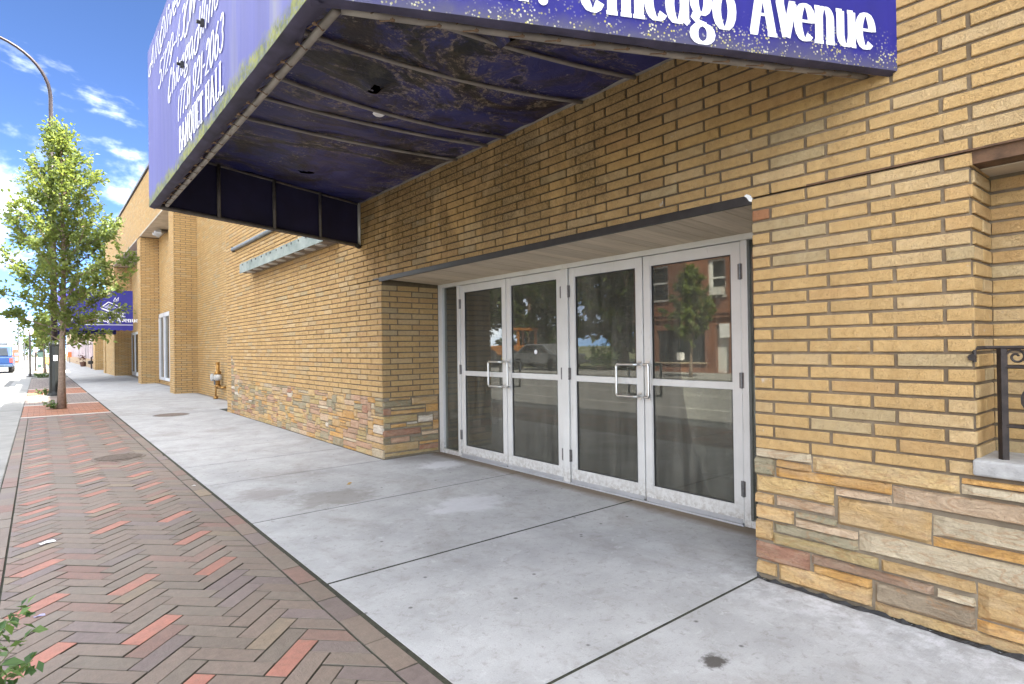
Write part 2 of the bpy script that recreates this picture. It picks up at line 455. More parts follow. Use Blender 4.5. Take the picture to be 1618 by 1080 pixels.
# ---------------------------------------------------------------- stones
def stone_geo(mb, face, plane, q, col, rng, bulge=.016, nx=5, nz=4):
    """q: four (u,z) corners BL, BR, TR, TL"""
    flip = face == '-x'
    V = []
    for i in range(nz):
        for k in range(nx):
            s = k/(nx-1); t = i/(nz-1)
            # pull the second ring towards the rim: flat face, tight rounded edge
            s2 = s if k in (0, nx-1) else (0.04 if k == 1 else (0.96 if k == nx-2 else .5+rng.uniform(-.1, .1)))
            t2 = t if i in (0, nz-1) else (0.12 if i == 1 else .88)
            bot = np.array(q[0])*(1-s2) + np.array(q[1])*s2; top = np.array(q[3])*(1-s2) + np.array(q[2])*s2
            u, z = bot*(1-t2) + top*t2
            rim = i in (0, nz-1) or k in (0, nx-1)
            z += rng.uniform(-.0022, .0022); u += rng.uniform(-.002, .002)
            V.append(fpos(face, plane, u, z, (.003 if rim else bulge*rng.uniform(.55, 1.0))))
    b = len(V)
    ring = [k for k in range(nx)] + [i*nx+nx-1 for i in range(1, nz)] + [(nz-1)*nx+k for k in range(nx-2, -1, -1)] + [i*nx for i in range(nz-2, 0, -1)]
    fs = [(i*nx+k, i*nx+k+1, (i+1)*nx+k+1, (i+1)*nx+k) for i in range(nz-1) for k in range(nx-1)]
    back = []
    for r in ring:
        p = np.array(V[r]); d = fpos(face, 0, 0, 0, -.014); back.append(tuple(p + np.array(d)))
    V += back; n = len(ring)
    fs += [(ring[(i+1) % n], ring[i], b+i, b+(i+1) % n) for i in range(n)]
    if flip: fs = [tuple(reversed(f)) for f in fs]
    mb.add(V, fs, col)
SCOL = dict(buff=(.57, .40, .18), tan=(.56, .37, .165), orange=(.60, .33, .095), pink=(.55, .41, .29), pale=(.56, .49, .36),
            green=(.29, .285, .20), dgreen=(.19, .185, .125), red=(.33, .155, .115), purple=(.25, .155, .12), grey=(.26, .215, .165),
            white=(.66, .62, .55), olive=(.46, .36, .165), rose=(.46, .285, .20))

# ---------------------------------------------------------------- text as flat vinyl: variable-width pen strokes
def ar(cx, cy, rx, ry, a0, a1, n=16):
    return [(cx+rx*math.cos(R(a0+(a1-a0)*i/n)), cy+ry*math.sin(R(a0+(a1-a0)*i/n))) for i in range(n+1)]
G = {
 'h': (.72, [[(.17, 1), (.17, .0)], ar(.36, .40, .19, .20, 180, 0)+[(.55, 0)], 'S.17,0,.30', 'S.55,0,.30', 'S.12,1,.18']),
 'i': (.36, [[(.18, .6), (.18, 0)], 'S.18,0,.32', 'S.13,.6,.2', 'D.18,.83,.11']),
 'c': (.60, [ar(.32, .30, .23, .30, 50, 320), 'D.47,.47,.085']),
 'a': (.68, [ar(.29, .29, .21, .29, 0, 360), [(.50, .6), (.50, .06), (.62, .0)]]),
 'g': (.66, [ar(.30, .40, .20, .21, 0, 360), [(.2, .22), (.12, .12), (.2, .05), (.45, .02)], ar(.33, -.14, .25, .15, 0, 360), [(.48, .52), (.62, .60)]]),
 'o': (.66, [ar(.32, .30, .23, .30, 0, 360)]),
 'v': (.60, [[(.10, .6), (.30, 0)], [(.30, 0), (.52, .6)], 'S.11,.6,.26', 'S.50,.6,.2']),
 'e': (.60, [ar(.31, .30, .23, .30, 0, 315), [(.10, .32), (.54, .32)]]),
 'n': (.72, [[(.17, .6), (.17, 0)], ar(.36, .40, .19, .20, 180, 0)+[(.55, 0)], 'S.17,0,.30', 'S.55,0,.30', 'S.12,.6,.18']),
 'u': (.72, [[(.17, .6), (.17, .2)]+ar(.36, .20, .19, .20, 180, 360), [(.55, .6), (.55, 0)], 'S.12,.6,.2', 'S.5,.6,.2', 'S.62,0,.16']),
 'l': (.34, [[(.17, 1), (.17, 0)], 'S.17,0,.3']),
 's': (.5, [ar(.25, .45, .16, .15, 40, 270, 10)+ar(.25, .15, .17, .15, 90, -150, 10)]),
 't': (.42, [[(.2, .9), (.2, .1)]+ar(.3, .1, .1, .1, 180, 300, 6), [(.05, .6), (.36, .6)]]),
 'A': (.84, [[(.12, 0), (.40, 1)], [(.40, 1), (.70, 0)], [(.22, .33), (.60, .33)], 'S.12,0,.22', 'S.70,0,.3']),
 'B': (.70, [[(.18, 0), (.18, 1)], [(.18, 1), (.36, 1)]+ar(.36, .76, .2, .24, 90, -90, 10)+[(.18, .52)], [(.18, .52), (.38, .52)]+ar(.38, .26, .22, .26, 90, -90, 10)+[(.18, 0)]]),
 'N': (.80, [[(.15, 0), (.15, 1)], [(.15, 1), (.62, 0)], [(.62, 0), (.62, 1)], 'S.15,0,.24', 'S.62,1,.24', 'S.1,1,.18']),
 'Q': (.78, [ar(.37, .5, .27, .5, 0, 360), [(.36, .15), (.60, -.14)]]),
 'U': (.78, [[(.16, 1), (.16, .3)]+ar(.38, .3, .22, .3, 180, 360)+[(.60, 1)], 'S.16,1,.28', 'S.60,1,.24']),
 'E': (.66, [[(.18, 0), (.18, 1)], [(.18, 1), (.55, 1), (.55, .85)], [(.18, .52), (.45, .52)], [(.18, 0), (.57, 0), (.57, .16)]]),
 'T': (.70, [[(.34, 0), (.34, 1)], [(.06, .84), (.06, 1), (.62, 1), (.62, .84)], 'S.34,0,.3']),
 'H': (.82, [[(.18, 0), (.18, 1)], [(.62, 0), (.62, 1)], [(.18, .52), (.62, .52)], 'S.18,0,.3', 'S.62,0,.3', 'S.18,1,.3', 'S.62,1,.3']),
 'L': (.64, [[(.18, 1), (.18, 0)], [(.18, 0), (.56, 0), (.56, .18)], 'S.18,1,.3']),
 'W': (1.1, [[(.10, 1), (.32, 0)], [(.32, 0), (.52, 1)], [(.52, 1), (.74, 0)], [(.74, 0), (.94, 1)], 'S.1,1,.24', 'S.94,1,.2']),
 'C': (.74, [ar(.40, .5, .28, .5, 48, 315), 'D.58,.80,.08']),
 'O': (.78, [ar(.37, .5, .27, .5, 0, 360)]),
 'M': (1.0, [[(.14, 0), (.18, 1)], [(.18, 1), (.47, .05)], [(.47, .05), (.76, 1)], [(.78, 1), (.80, 0)], 'S.14,0,.22', 'S.80,0,.28']),
 'I': (.40, [[(.2, 0), (.2, 1)], 'S.2,0,.3', 'S.2,1,.3']),
 '5': (.58, [[(.5, 1), (.17, 1), (.14, .58)]+ar(.28, .32, .22, .32, 115, -150, 14)]),
 '7': (.56, [[(.08, .85), (.08, 1), (.5, 1), (.22, 0)]]),
 '2': (.58, [ar(.29, .72, .2, .28, 170, -30, 10)+[(.08, .02), (.52, .02)]]),
 '9': (.58, [ar(.28, .68, .2, .32, 0, 360), [(.48, .68), (.44, .3), (.2, 0)]]),
 '0': (.60, [ar(.29, .5, .21, .5, 0, 360)]),
 '6': (.58, [ar(.29, .32, .2, .32, 0, 360), [(.09, .32), (.14, .7), (.38, 1)]]),
 '3': (.56, [ar(.25, .76, .18, .24, 150, -80, 10)+ar(.25, .27, .21, .27, 80, -150, 10)]),
 '1': (.36, [[(.08, .82), (.2, 1), (.2, 0)]]),
 '4': (.6, [[(.4, 0), (.4, 1), (.06, .3), (.55, .3)]]),
 '(': (.34, [ar(.36, .45, .24, .6, 130, 230, 8)]),
 ')': (.34, [ar(-.04, .45, .24, .6, 50, -50, 8)]),
 '-': (.40, [[(.06, .42), (.32, .42)]]),
 '.': (.26, ['D.12,.05,.08']), ',': (.26, [[(.14, .08), (.06, -.16)]]), ' ': (.34, []),
}
SWASH = {'A': ar(.02, .22, .24, .22, 40, 330, 14), 'O': ar(.2, .3, .34, .42, 60, 300, 12), 'M': ar(-.05, .25, .28, .3, 40, 330, 14),
         'W': ar(-.1, .35, .30, .55, 60, 330, 14), 'C': ar(.36, .3, .34, .42, 150, 300, 10), 'I': ar(-.02, .15, .32, .34, 70, 380, 16)}
def text_mesh(mb, txt, org, ud, vd, nd, h, thick, thin, xs=1.0, shear=0.0, serif=True, fit=None, swash=False, track=0.0):
    org = np.array(org, float); ud = np.array(ud, float); vd = np.array(vd, float); nd = np.array(nd, float)
    tot = sum(G[c][0] + track for c in txt)
    if fit: xs = fit/(tot*h)
    x = 0.0; lay = 0
    def emit(pts, closed=False, wd=None):
        nonlocal lay
        P = np.array(pts, float)
        P[:, 0] = P[:, 0] + shear*P[:, 1]
        P[:, 0] *= xs
        n = len(P); Lf = []; Rt = []
        for i in range(n):
            if closed and i in (0, n-1): t = P[1] - P[n-2]
            else: t = P[min(i+1, n-1)] - P[max(i-1, 0)]
            tl = np.hypot(*t) or 1
            t = t/tl
            wv = wd if wd else thin + (thick-thin)*abs(t[1])**1.3
            nn = np.array((-t[1], t[0]))*wv/2
            Lf.append(P[i]+nn); Rt.append(P[i]-nn)
        off = nd*(.0001*(lay % 12)); lay += 1
        V = [org + h*(q[0]*ud + q[1]*vd) + off for q in Lf] + [org + h*(q[0]*ud + q[1]*vd) + off for q in Rt]
        mb.add(V, [(n+i, n+i+1, i+1, i) for i in range(n-1)])
    for ch in txt:
        wd, ss = G[ch]
        if swash and ch in SWASH: emit([(x+p[0], p[1]) for p in SWASH[ch]])
        for s in ss:
            if isinstance(s, str):
                a = [float(v) for v in s[1:].split(',')]
                if s[0] == 'S':
                    if serif: emit([(x+a[0]-a[2]/2, a[1]), (x+a[0]+a[2]/2, a[1])], wd=thin*1.3)
                else:
                    emit([(x+a[0]+p[0]/xs*1.0, a[1]+p[1]) for p in ar(0, 0, a[2]*.5, a[2]*.5, 0, 360, 12)], True, a[2])
            else:
                closed = len(s) > 3 and abs(s[0][0]-s[-1][0]) < 1e-6 and abs(s[0][1]-s[-1][1]) < 1e-6
                emit([(x+p[0], p[1]) for p in s], closed)
        x += wd + track

# ================================================================ SETTING
def sheet(name, x0, x1, y0, y1, z, mat, parent=None, kind='structure'):
    return MB().add([(x0, y0, z), (x1, y0, z), (x1, y1, z), (x0, y1, z)], [(0, 1, 2, 3)]).build(name, mat, parent, kind=kind)
ASPH = plain('worn_road_concrete', (.145, .142, .135), .9, 0, .2, 3, bump=.4)
LINE = plain('road_paint', (.36, .355, .33), .7, 0, .15, 10)
GRASSY = plain('dry_ground', (.14, .15, .07), .95, 0, .3, 2)
sheet('ground', -700, 700, -500, 900, -.16, GRASSY)
sheet('road', -11.2, -.95, -60, 700, -.105, ASPH)
mb = MB()
for x in (-3.15, -8.8): mb.add([(x-.06, -40, -.100), (x+.06, -40, -.100), (x+.06, 300, -.100), (x-.06, 300, -.100)], [(0, 1, 2, 3)])
for x in (-5.85, -6.15): mb.add([(x-.05, -40, -.100), (x+.05, -40, -.100), (x+.05, 300, -.100), (x-.05, 300, -.100)], [(0, 1, 2, 3)])
mb.build('road_marking', LINE, kind='structure')
mb = MB().box(-.95, -.725, -40, 400, -.2, -.095)
mb.build('gutter', CURB, kind='structure')
curb = bpy.data.objects.new('curb', None); C.objects.link(curb); curb['kind'] = 'structure'; WL['curb'] = Vector()
y = -4.0; rng = random.Random(3)
while y < 120:
    ln = 3.05
    MB().box(-.72, -.292, y+.006, y+ln-.006, -.2, rng.uniform(-.002, .002)).build('curb_stone', CURB, curb, bevel=.012)
    y += ln
# ---- concrete sidewalk, slab by slab
sw = bpy.data.objects.new('sidewalk', None); C.objects.link(sw); sw['kind'] = 'structure'; WL['sidewalk'] = Vector()
MB().box(1.20, 5.2, -12, 140, -.12, -.0024).build('slab_bed', SOIL, sw)
js = [-7.3, -5.8, -4.3, -2.8, -1.3, .18, 1.67, 3.165, 4.635, 6.21, 7.33, 8.52, 9.75, 11.27, 12.70]
while js[-1] < 120: js.append(js[-1]+1.47)
for i, (a, b) in enumerate(zip(js, js[1:])):
    wide = .012 if abs(a-3.165) < .01 else .0085
    wb = .012 if abs(b-3.165) < .01 else .0085
    dz = rng.uniform(-.0006, .0010)
    x1 = 3.10 if (b < 1.7 or a > 6.0) and a < 13 else 4.05
    if 1.6 < a < 6.0: x1 = 3.875
    if a > 13: x1 = 4.05
    MB().box(1.236, x1, a+wide, b-wb, -.045, dz).build('concrete_slab', CON, sw, bevel=.0012)
# ---- herringbone pavers
pv = bpy.data.objects.new('brick_paving', None); C.objects.link(pv); pv['kind'] = 'structure'; WL['brick_paving'] = Vector()
MB().box(-.300, 1.199, -5, 60, -.13, -.008).build('sand_bed', SOIL, pv)
PL, PW = .2955, .0967
def clip(poly, ax, val, keep_less):
    out = []
    for i in range(len(poly)):
        p, q = poly[i], poly[(i+1) % len(poly)]
        ip = (p[ax] <= val) == keep_less or p[ax] == val; iq = (q[ax] <= val) == keep_less or q[ax] == val
        if ip: out.append(p)
        if ip != iq:
            t = (val-p[ax])/(q[ax]-p[ax])
            out.append((p[0]+t*(q[0]-p[0]), p[1]+t*(q[1]-p[1])))
    return out
def shrink(poly, g):
    n = len(poly); out = []
    cx = sum(p[0] for p in poly)/n; cy = sum(p[1] for p in poly)/n
    for i in range(n):
        p0, p1, p2 = poly[i-1], poly[i], poly[(i+1) % n]
        def nrm(a, b):
            d = (b[0]-a[0], b[1]-a[1]); l = math.hypot(*d) or 1; return (-d[1]/l, d[0]/l)
        n1, n2 = nrm(p0, p1), nrm(p1, p2)
        s = (n1[0]+n2[0], n1[1]+n2[1]); dn = max(.3, 1+n1[0]*n2[0]+n1[1]*n2[1])
        out.append((p1[0]+s[0]/dn*g, p1[1]+s[1]/dn*g))
    return out
def area2(poly): return sum(poly[i][0]*poly[(i+1) % len(poly)][1]-poly[(i+1) % len(poly)][0]*poly[i][1] for i in range(len(poly)))/2
def paver_col(rng, red=False):
    if red: return tuple(np.array((.36, .145, .105))*rng.uniform(.88, 1.10))
    r = rng.random()
    if r < .45: b = (.215, .163, .132)
    elif r < .70: b = (.195, .158, .128)
    elif r < .85: b = (.235, .138, .112)
    elif r < .97: b = (.195, .150, .142)
    else: b = (.265, .205, .145)
    return tuple(np.array(b)*rng.uniform(.75, .93))
def paver_geo(mb, poly, col, rng):
    cx = sum(p[0] for p in poly)/len(poly); cy = sum(p[1] for p in poly)/len(poly)
    tx, ty, dz = rng.uniform(-.012, .012), rng.uniform(-.012, .012), rng.uniform(-.002, .0015)
    h = lambda p: dz + tx*(p[0]-cx) + ty*(p[1]-cy)
    inner = shrink(poly, .0022)
    n = len(poly)
    V = [(p[0], p[1], -.03) for p in poly] + [(p[0], p[1], h(p)-.003) for p in poly] + [(p[0], p[1], h(p)) for p in inner]
    fs = [tuple(range(2*n, 3*n))]
    for r in (0, n): fs += [(r+i, r+(i+1) % n, r+n+(i+1) % n, r+n+i) for i in range(n)]
    mb.add(V, fs, col)
    mb.c[-3*n:-n] = [(.03, .03, .02)]*(2*n)          # flanks coloured dark: joint shade put into the colour, plus mossy dirt
rng = random.Random(11); pieces = []
c45 = math.sqrt(.5); Y0 = 3.06; X0 = .339
def tow(p, q): return (X0 + (p-q)*c45, Y0 + (p+q)*c45)
EL, ER, YE = -.165, 1.098, 15.25
for mcol in range(-4, 5):
    for k in range(-60, 110):
        ox = k*PW + mcol*PL; oy = k*PW - mcol*PL
        for kind in 'HV':
            if kind == 'H': rect = [(ox, oy), (ox+PL, oy), (ox+PL, oy+PW), (ox, oy+PW)]
            else: rect = [(ox+PL, oy+PW-PL), (ox+PL+PW, oy+PW-PL), (ox+PL+PW, oy+PW), (ox+PL, oy+PW)]
            poly = [tow(*p) for p in rect]
            for ax, val, ls in ((0, EL, False), (0, ER, True), (1, -3.0, False), (1, YE, True)):
                poly = clip(poly, ax, val, ls) if poly else poly
            if len(poly) < 3 or area2(poly) < .0012: continue
            red = kind == 'H' and (k % 5 == 0 if mcol % 2 == 0 else k % 5 == 0) and rng.random() > .06
            red = red or (rng.random() < .012)
            pieces.append((shrink(poly, .0024), paver_col(rng, red)))
for x0, x1, off in ((-.288, -.170, .02), (1.102, 1.212, .045)):
    y = -3 + off
    while y < YE:
        yb = min(y+.2825, YE)
        pieces.append((shrink([(x0, y), (x1, y), (x1, yb), (x0, yb)], .0024), paver_col(rng))); y += .2825
pieces = [p for p in pieces if len(p[0]) >= 3]
pieces.sort(key=lambda p: -px_area([(q[0], q[1], 0) for q in p[0]]))
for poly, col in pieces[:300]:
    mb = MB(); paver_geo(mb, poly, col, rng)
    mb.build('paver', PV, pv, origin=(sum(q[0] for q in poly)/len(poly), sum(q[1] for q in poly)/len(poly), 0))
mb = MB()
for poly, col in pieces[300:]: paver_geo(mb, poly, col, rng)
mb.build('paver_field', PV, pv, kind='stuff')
# bands further along: concrete strips, red brick tree pits, grey pavers
def band(y0, y1, skew, mat, name, z=-.002):
    return MB().add([(-.288, y0, z), (1.212, y0+skew, z), (1.212, y1+skew, z), (-.288, y1, z)], [(0, 1, 2, 3)]).build(name, mat, pv)
REDP = plain('red_clay_band', (.30, .085, .035), .85, 0, .25, 9, bump=.3)
GRYP = plain('grey_brown_pavers', (.20, .155, .13), .85, 0, .25, 6, bump=.3)
def small_pavers(y0, y1, red, name, seed):
    rr = random.Random(seed); mb = MB(); y = y0; odd = 0
    while y < y1 - .03:
        x = -.285 - (.1 if odd else 0)
        while x < 1.21:
            a, b = max(-.285, x), min(1.21, x+.2)
            if b-a > .02:
                b0 = np.array((.38, .135, .05) if red else (.215, .165, .14)) * rr.uniform(.8, 1.2)
                z = rr.uniform(-.004, -.001)
                mb.add([(a+.003, y+.003, z), (b-.003, y+.003, z), (b-.003, y+.097, z), (a+.003, y+.097, z)], [(0, 1, 2, 3)], tuple(b0))
            x += .2
        y += .1; odd ^= 1
    mb.build(name, PV, pv, kind='stuff')
STRIP = plain('pale_concrete_strip', (.52, .51, .48), .85, 0, .1, 12)
for a, b, red, sd_ in ((15.38, 18.62, True, 1), (18.75, 23.05, False, 2), (23.18, 26.9, True, 3), (27.0, 38.2, False, 4), (56.5, 60.0, True, 5), (47, 56.4, False, 6)):
    small_pavers(a, b, red, 'paver_field', sd_)
for a in (15.25, 18.62, 23.05, 26.9, 38.2, 60.0):
    MB().box(-.288, 1.212, a, a+.125, -.03, .001).build('concrete_strip', STRIP, pv)
MB().box(-.288, 1.212, 40.2, 47, -.1, -.003).build('concrete_pad', CURB, pv)
MB().box(-.288, 1.212, 60.1, 140, -.1, -.003).build('concrete_pad', CURB, pv)

# ================================================================ BANQUET HALL
CW = 3.106; CD = 3.881
J0, J1 = 1.674, 6.228            # door opening
hall = thing('banquet_hall', 'yellow brick banquet hall with stone base and recessed glass doors beside the concrete sidewalk', 'building', (CW, 4, 0))
# mortar cores (the wall bodies behind the bricks)
mb = MB(); K = CW + DP
mb.box(K, 3.95, .683+DP, J0, -.05, 2.1085)                 # right pier
mb.box(K, 3.95, J1+DP, 13.43, -.05, 2.1085)                # wall left of the doors
mb.box(K, 3.95, -40, 13.43, 2.1225, 10.5)                     # wall above
mb.box(3.41+DP, 3.95, -40, .683+DP, .70, 2.14)              # blind window back
mb.box(K, 3.95, -40, .683+DP, -.05, .72)                    # under the blind window
mb.build('wall', MO, hall)
# ---- bricks of the street wall
pieces = []
pieces += bricks_for('-x', CW, .683, J0, .712, 2.1085, seed=1)
hol = [(J0-.001, J1+.001, 0, 2.128), (-9, .683, 0, 2.128), (.953, 6.80, 3.16, 4.52), (12.45, 13.1, .7, .80), (12.62, 13.1, .80, .93), (12.85, 13.1, .93, 1.06), (12.97, 13.1, 1.06, 1.20)]
pieces += bricks_for('-x', CW, -6, 13.43, 2.1085, 10.45, holes=hol, seed=2)
pieces += bricks_for('-x', CW, J1, 13.43, .712, 2.1085, holes=hol, seed=3, ph=(J1+.0, J1+.10))
pieces += bricks_for('-x', CW, 13.1, 13.43, .02, .712, seed=4)
pieces += bricks_for('-x', 3.41, -6, .683, .79, 2.05, seed=6)
pieces += bricks_for('-y', J1, K, CD-.005, .712, 2.04, seed=7, ph=(K+.10, K+.20))
pieces += bricks_for('-y', .683, K, 3.41, .79, 2.10, seed=8, ph=(K+.15, K+.02))
# one small reddish replacement brick at the door corner
best = min(range(len(pieces)), key=lambda i: abs(pieces[i][3]-1.674)*5+abs((pieces[i][4]+pieces[i][5])/2-1.945)*3+abs(pieces[i][1]-CW)*9+(pieces[i][3]-pieces[i][2]))
p = pieces[best]; pieces[best] = p[:6] + ((.42, .20, .10),)
lay_bricks(pieces, hall)
# ---- far walls (every brick still geometry, joined)
far = []; core = MB()
def farwall(face, plane, u0, u1, z0, z1, seed, holes=()):
    far.extend(bricks_for(face, plane, u0, u1, z0, z1, holes=holes, seed=seed, ph=(0, .147)))
core.box(3.83+DP, 4.3, 13.40, 20.2+DP, -.05, 8.0);  farwall('-x', 3.83, 13.43, 20.2, .02, 7.9, 21)
core.box(3.2+DP, 4.3, 20.2+DP, 21.0, -.05, 5.94);    farwall('-x', 3.2, 20.2, 21.0, .02, 5.94, 22); farwall('-y', 20.2, 3.2+DP, 3.83, .02, 8.0, 23)
core.box(3.85+DP, 4.3, 21.0, 27.6, -.05, 5.94)
WN = [(22.4, 27.45, .16, 2.80)]
farwall('-x', 3.85, 21.0, 27.6, .02, 5.94, 24, WN)
core.box(3.2+DP, 4.3, 27.6+DP, 28.5, -.05, 5.94);    farwall('-x', 3.2, 27.6, 28.5, .02, 5.94, 25); farwall('-y', 27.6, 3.2+DP, 3.85, .02, 5.94, 26)
core.box(4.03+DP, 4.3, 28.5, 39, 2.35, 5.94);        farwall('-x', 4.03, 28.5, 38.2, 2.35, 5.94, 27)
core.box(3.2+DP, 4.3, 38.2+DP, 43.2, -.05, 5.94);    farwall('-x', 3.2, 38.2, 43.2, .02, 5.94, 28); farwall('-y', 38.2, 3.2+DP, 4.03, .02, 5.94, 29)
core.box(3.2+DP, 4.3, 20.2+DP, 43.2, 6.0, 8.06);     farwall('-x', 3.2, 20.2, 43.2, 5.98, 8.04, 30)
core.box(4.3, 20, -40, 13.43, 3.2, 10.5); core.box(4.3, 20, 13.43, 43.2, 3.2, 8.0); core.box(4.35, 4.7, 13.4, 43.2, -.05, 3.2)
core.build('wall', MO, hall)
mb = MB(); rng = random.Random(2)
for p in far: brick_geo(mb, p, rng, simple=True)
mb.build('brick_courses', BR, hall, kind='stuff')
SOFF = plain('stained_soffit_plaster', (.42, .36, .28), .8, 0, .2, 3)
MB().box(3.19, 4.03, 21.0, 27.6+DP, 5.93, 5.985).build('soffit', SOFF, hall)
MB().box(3.19, 4.03, 28.5, 38.2+DP, 5.93, 5.985).build('soffit', SOFF, hall)
MB().box(3.14, 3.5, 20.15, 43.25, 8.06, 8.15).build('parapet_coping', BLACK, hall)
# window between the pilasters
WFR = plain('white_window_frame', (.60, .61, .63), .5, 0, .06, 4)
win = MB()
y0, y1, z0, z1 = WN[0]
win.box(3.80, 3.90, y0, y1, z0, z0+.10).box(3.80, 3.90, y0, y1, z1-.16, z1).box(3.80, 3.90, y0, y0+.12, z0, z1).box(3.80, 3.90, y1-.14, y1, z0, z1)
nb = 4
for i in range(1, nb): yy = y0+(y1-y0)*i/nb; win.box(3.80, 3.90, yy-.09, yy+.09, z0, z1)
fw = win.build('window', WFR, hall)
def mat_glass(name, tint=(.66, .67, .62), ior=1.75, dust=.07, dustcol=(.45, .43, .38)):
    t = NT(name); n, l = t.n, t.l
    tr = n.new('ShaderNodeBsdfTransparent'); tr.inputs[0].default_value = (*tint, 1)
    gl = n.new('ShaderNodeBsdfGlossy'); gl.inputs['Roughness'].default_value = .015; gl.inputs['Color'].default_value = (.84, .84, .78, 1)
    fr = n.new('ShaderNodeFresnel'); fr.inputs['IOR'].default_value = ior
    b = n.new('ShaderNodeBump'); b.inputs['Strength'].default_value = .006; b.inputs['Distance'].default_value = .02
    l.new(t.noise(2.2, 2), b.inputs['Height']); l.new(b.outputs[0], gl.inputs['Normal'])
    m1 = n.new('ShaderNodeMixShader'); l.new(fr.outputs[0], m1.inputs[0]); l.new(tr.outputs[0], m1.inputs[1]); l.new(gl.outputs[0], m1.inputs[2])
    df = n.new('ShaderNodeBsdfDiffuse'); df.inputs[0].default_value = (*dustcol, 1)
    streak = t.noise(1.0, 5, .65, .3, vec=t.map((16, 16, 1.0)))
    smear = t.noise(2.5, 6, .7, .8)
    spots = t.ramp(t.noise(95, 2), .70, .78)
    dd = t.math('ADD', t.math('MULTIPLY', t.math('MULTIPLY', t.ramp(streak, .3, .8), t.ramp(smear, .25, .75)), dust*2.6), t.math('ADD', t.math('MULTIPLY', spots, .10), dust*.55))
    m2 = n.new('ShaderNodeMixShader'); l.new(dd, m2.inputs[0]); l.new(m1.outputs[0], m2.inputs[1]); l.new(df.outputs[0], m2.inputs[2])
    l.new(m2.outputs[0], t.out.inputs['Surface'])
    return t.m
GLASS = mat_glass('dusty_door_glass', dust=.11, dustcol=(.40, .39, .33)); GLASS2 = mat_glass('window_glass', (.5, .5, .48), 1.6, .05)
BLIND = plain('pale_window_blind', (.52, .44, .30), .8, 0, .15, 6)
for i in range(nb):
    a = y0+(y1-y0)*i/nb+.09; b = y0+(y1-y0)*(i+1)/nb-.09
    MB().box(3.86, 3.866, a, b, z0+.1, z1-.16).build('pane', GLASS2, fw)
mb = MB()
for k in range(60): mb.box(3.89, 3.905, y0+.1, y1-.1, z0+.1+k*.042, z0+.13+k*.042)
mb.build('slatted_blind', BLIND, fw)
# far entrance doors under the second awning
fd = MB(); 
for a, b in ((30.4, 32.4), (32.5, 34.5), (34.6, 36.6), (36.7, 38.1)):
    fd.box(3.98, 4.05, a, a+.14, .02, 2.33).box(3.98, 4.05, b-.14, b, .02, 2.33).box(3.98, 4.05, a, b, 2.2, 2.33).box(3.98, 4.05, a, b, .02, .22)
fdo = fd.build('entrance_door', ALUD, hall)
for a, b in ((30.4, 32.4), (32.5, 34.5), (34.6, 36.6), (36.7, 38.1)):
    MB().box(4.00, 4.012, a+.14, b-.14, .22, 2.2).build('pane', GLASS2, fdo)
MB().box(4.3, 4.34, 28.5, 39, 0, 2.35).build('dark_lobby', BLACK, hall)

# ---- stones of the base
srng = random.Random(21); stones = []
def addst(face, plane, q, colname, bulge=.016):
    col = tuple((np.array(SCOL[colname])*.80 + np.array((.44, .33, .18))*.20)*srng.uniform(.86, 1.08)); stones.append((face, plane, q, col, bulge))
# right pier: one entry per stone (colour, y from, y to, z from, z to), measured on the wall
TR = [
 ('pale',1.382,1.672,0.668,0.714), ('green',1.576,1.678,0.571,0.663), ('orange',1.382,1.556,0.627,0.662), ('buff',0.752,1.364,0.631,0.708), ('orange',1.016,1.559,0.574,0.624),
 ('buff',1.271,1.671,0.475,0.564), ('pink',1.017,1.254,0.535,0.565), ('orange',-0.369,0.735,0.677,0.704), ('pale',-0.368,0.738,0.631,0.675), ('pink',-0.367,1.002,0.538,0.619),
 ('tan',1.583,1.676,0.413,0.466), ('pink',1.27,1.559,0.418,0.465), ('tan',0.858,1.247,0.385,0.521), ('tan',1.477,1.675,0.331,0.399), ('green',1.258,1.457,0.374,0.405),
 ('pale',-0.366,0.845,0.428,0.518), ('pink',1.163,1.46,0.327,0.366), ('tan',1.59,1.677,0.212,0.319), ('green',1.164,1.575,0.275,0.323), ('orange',-0.364,0.846,0.38,0.424),
 ('pale',-0.363,1.149,0.278,0.373), ('olive',1.076,1.585,0.204,0.264), ('red',1.397,1.682,0.104,0.196), ('purple',0.853,1.379,0.154,0.199), ('tan',0.703,1.055,0.209,0.262),
 ('tan',1.576,1.675,0.022,0.089), ('orange',1.107,1.371,0.109,0.151), ('tan',1.105,1.553,0.016,0.107), ('pale',0.706,0.832,0.156,0.188), ('grey',0.705,1.084,0.052,0.149),
 ('tan',-0.361,0.689,0.114,0.261), ('orange',-0.359,0.694,0.055,0.103), ('buff',-0.358,1.085,-0.004,0.049),
]
for cn, ya, yb, za, zb in TR:
    jl = lambda: srng.uniform(-.003, .003); g = -.0035
    addst('-x', K, [(ya+g+jl(), max(.004, za+jl())), (yb-g+jl()*.5, max(.004, za+jl())), (yb-g, zb+jl()), (ya+g+jl(), zb+jl())], cn, .028)
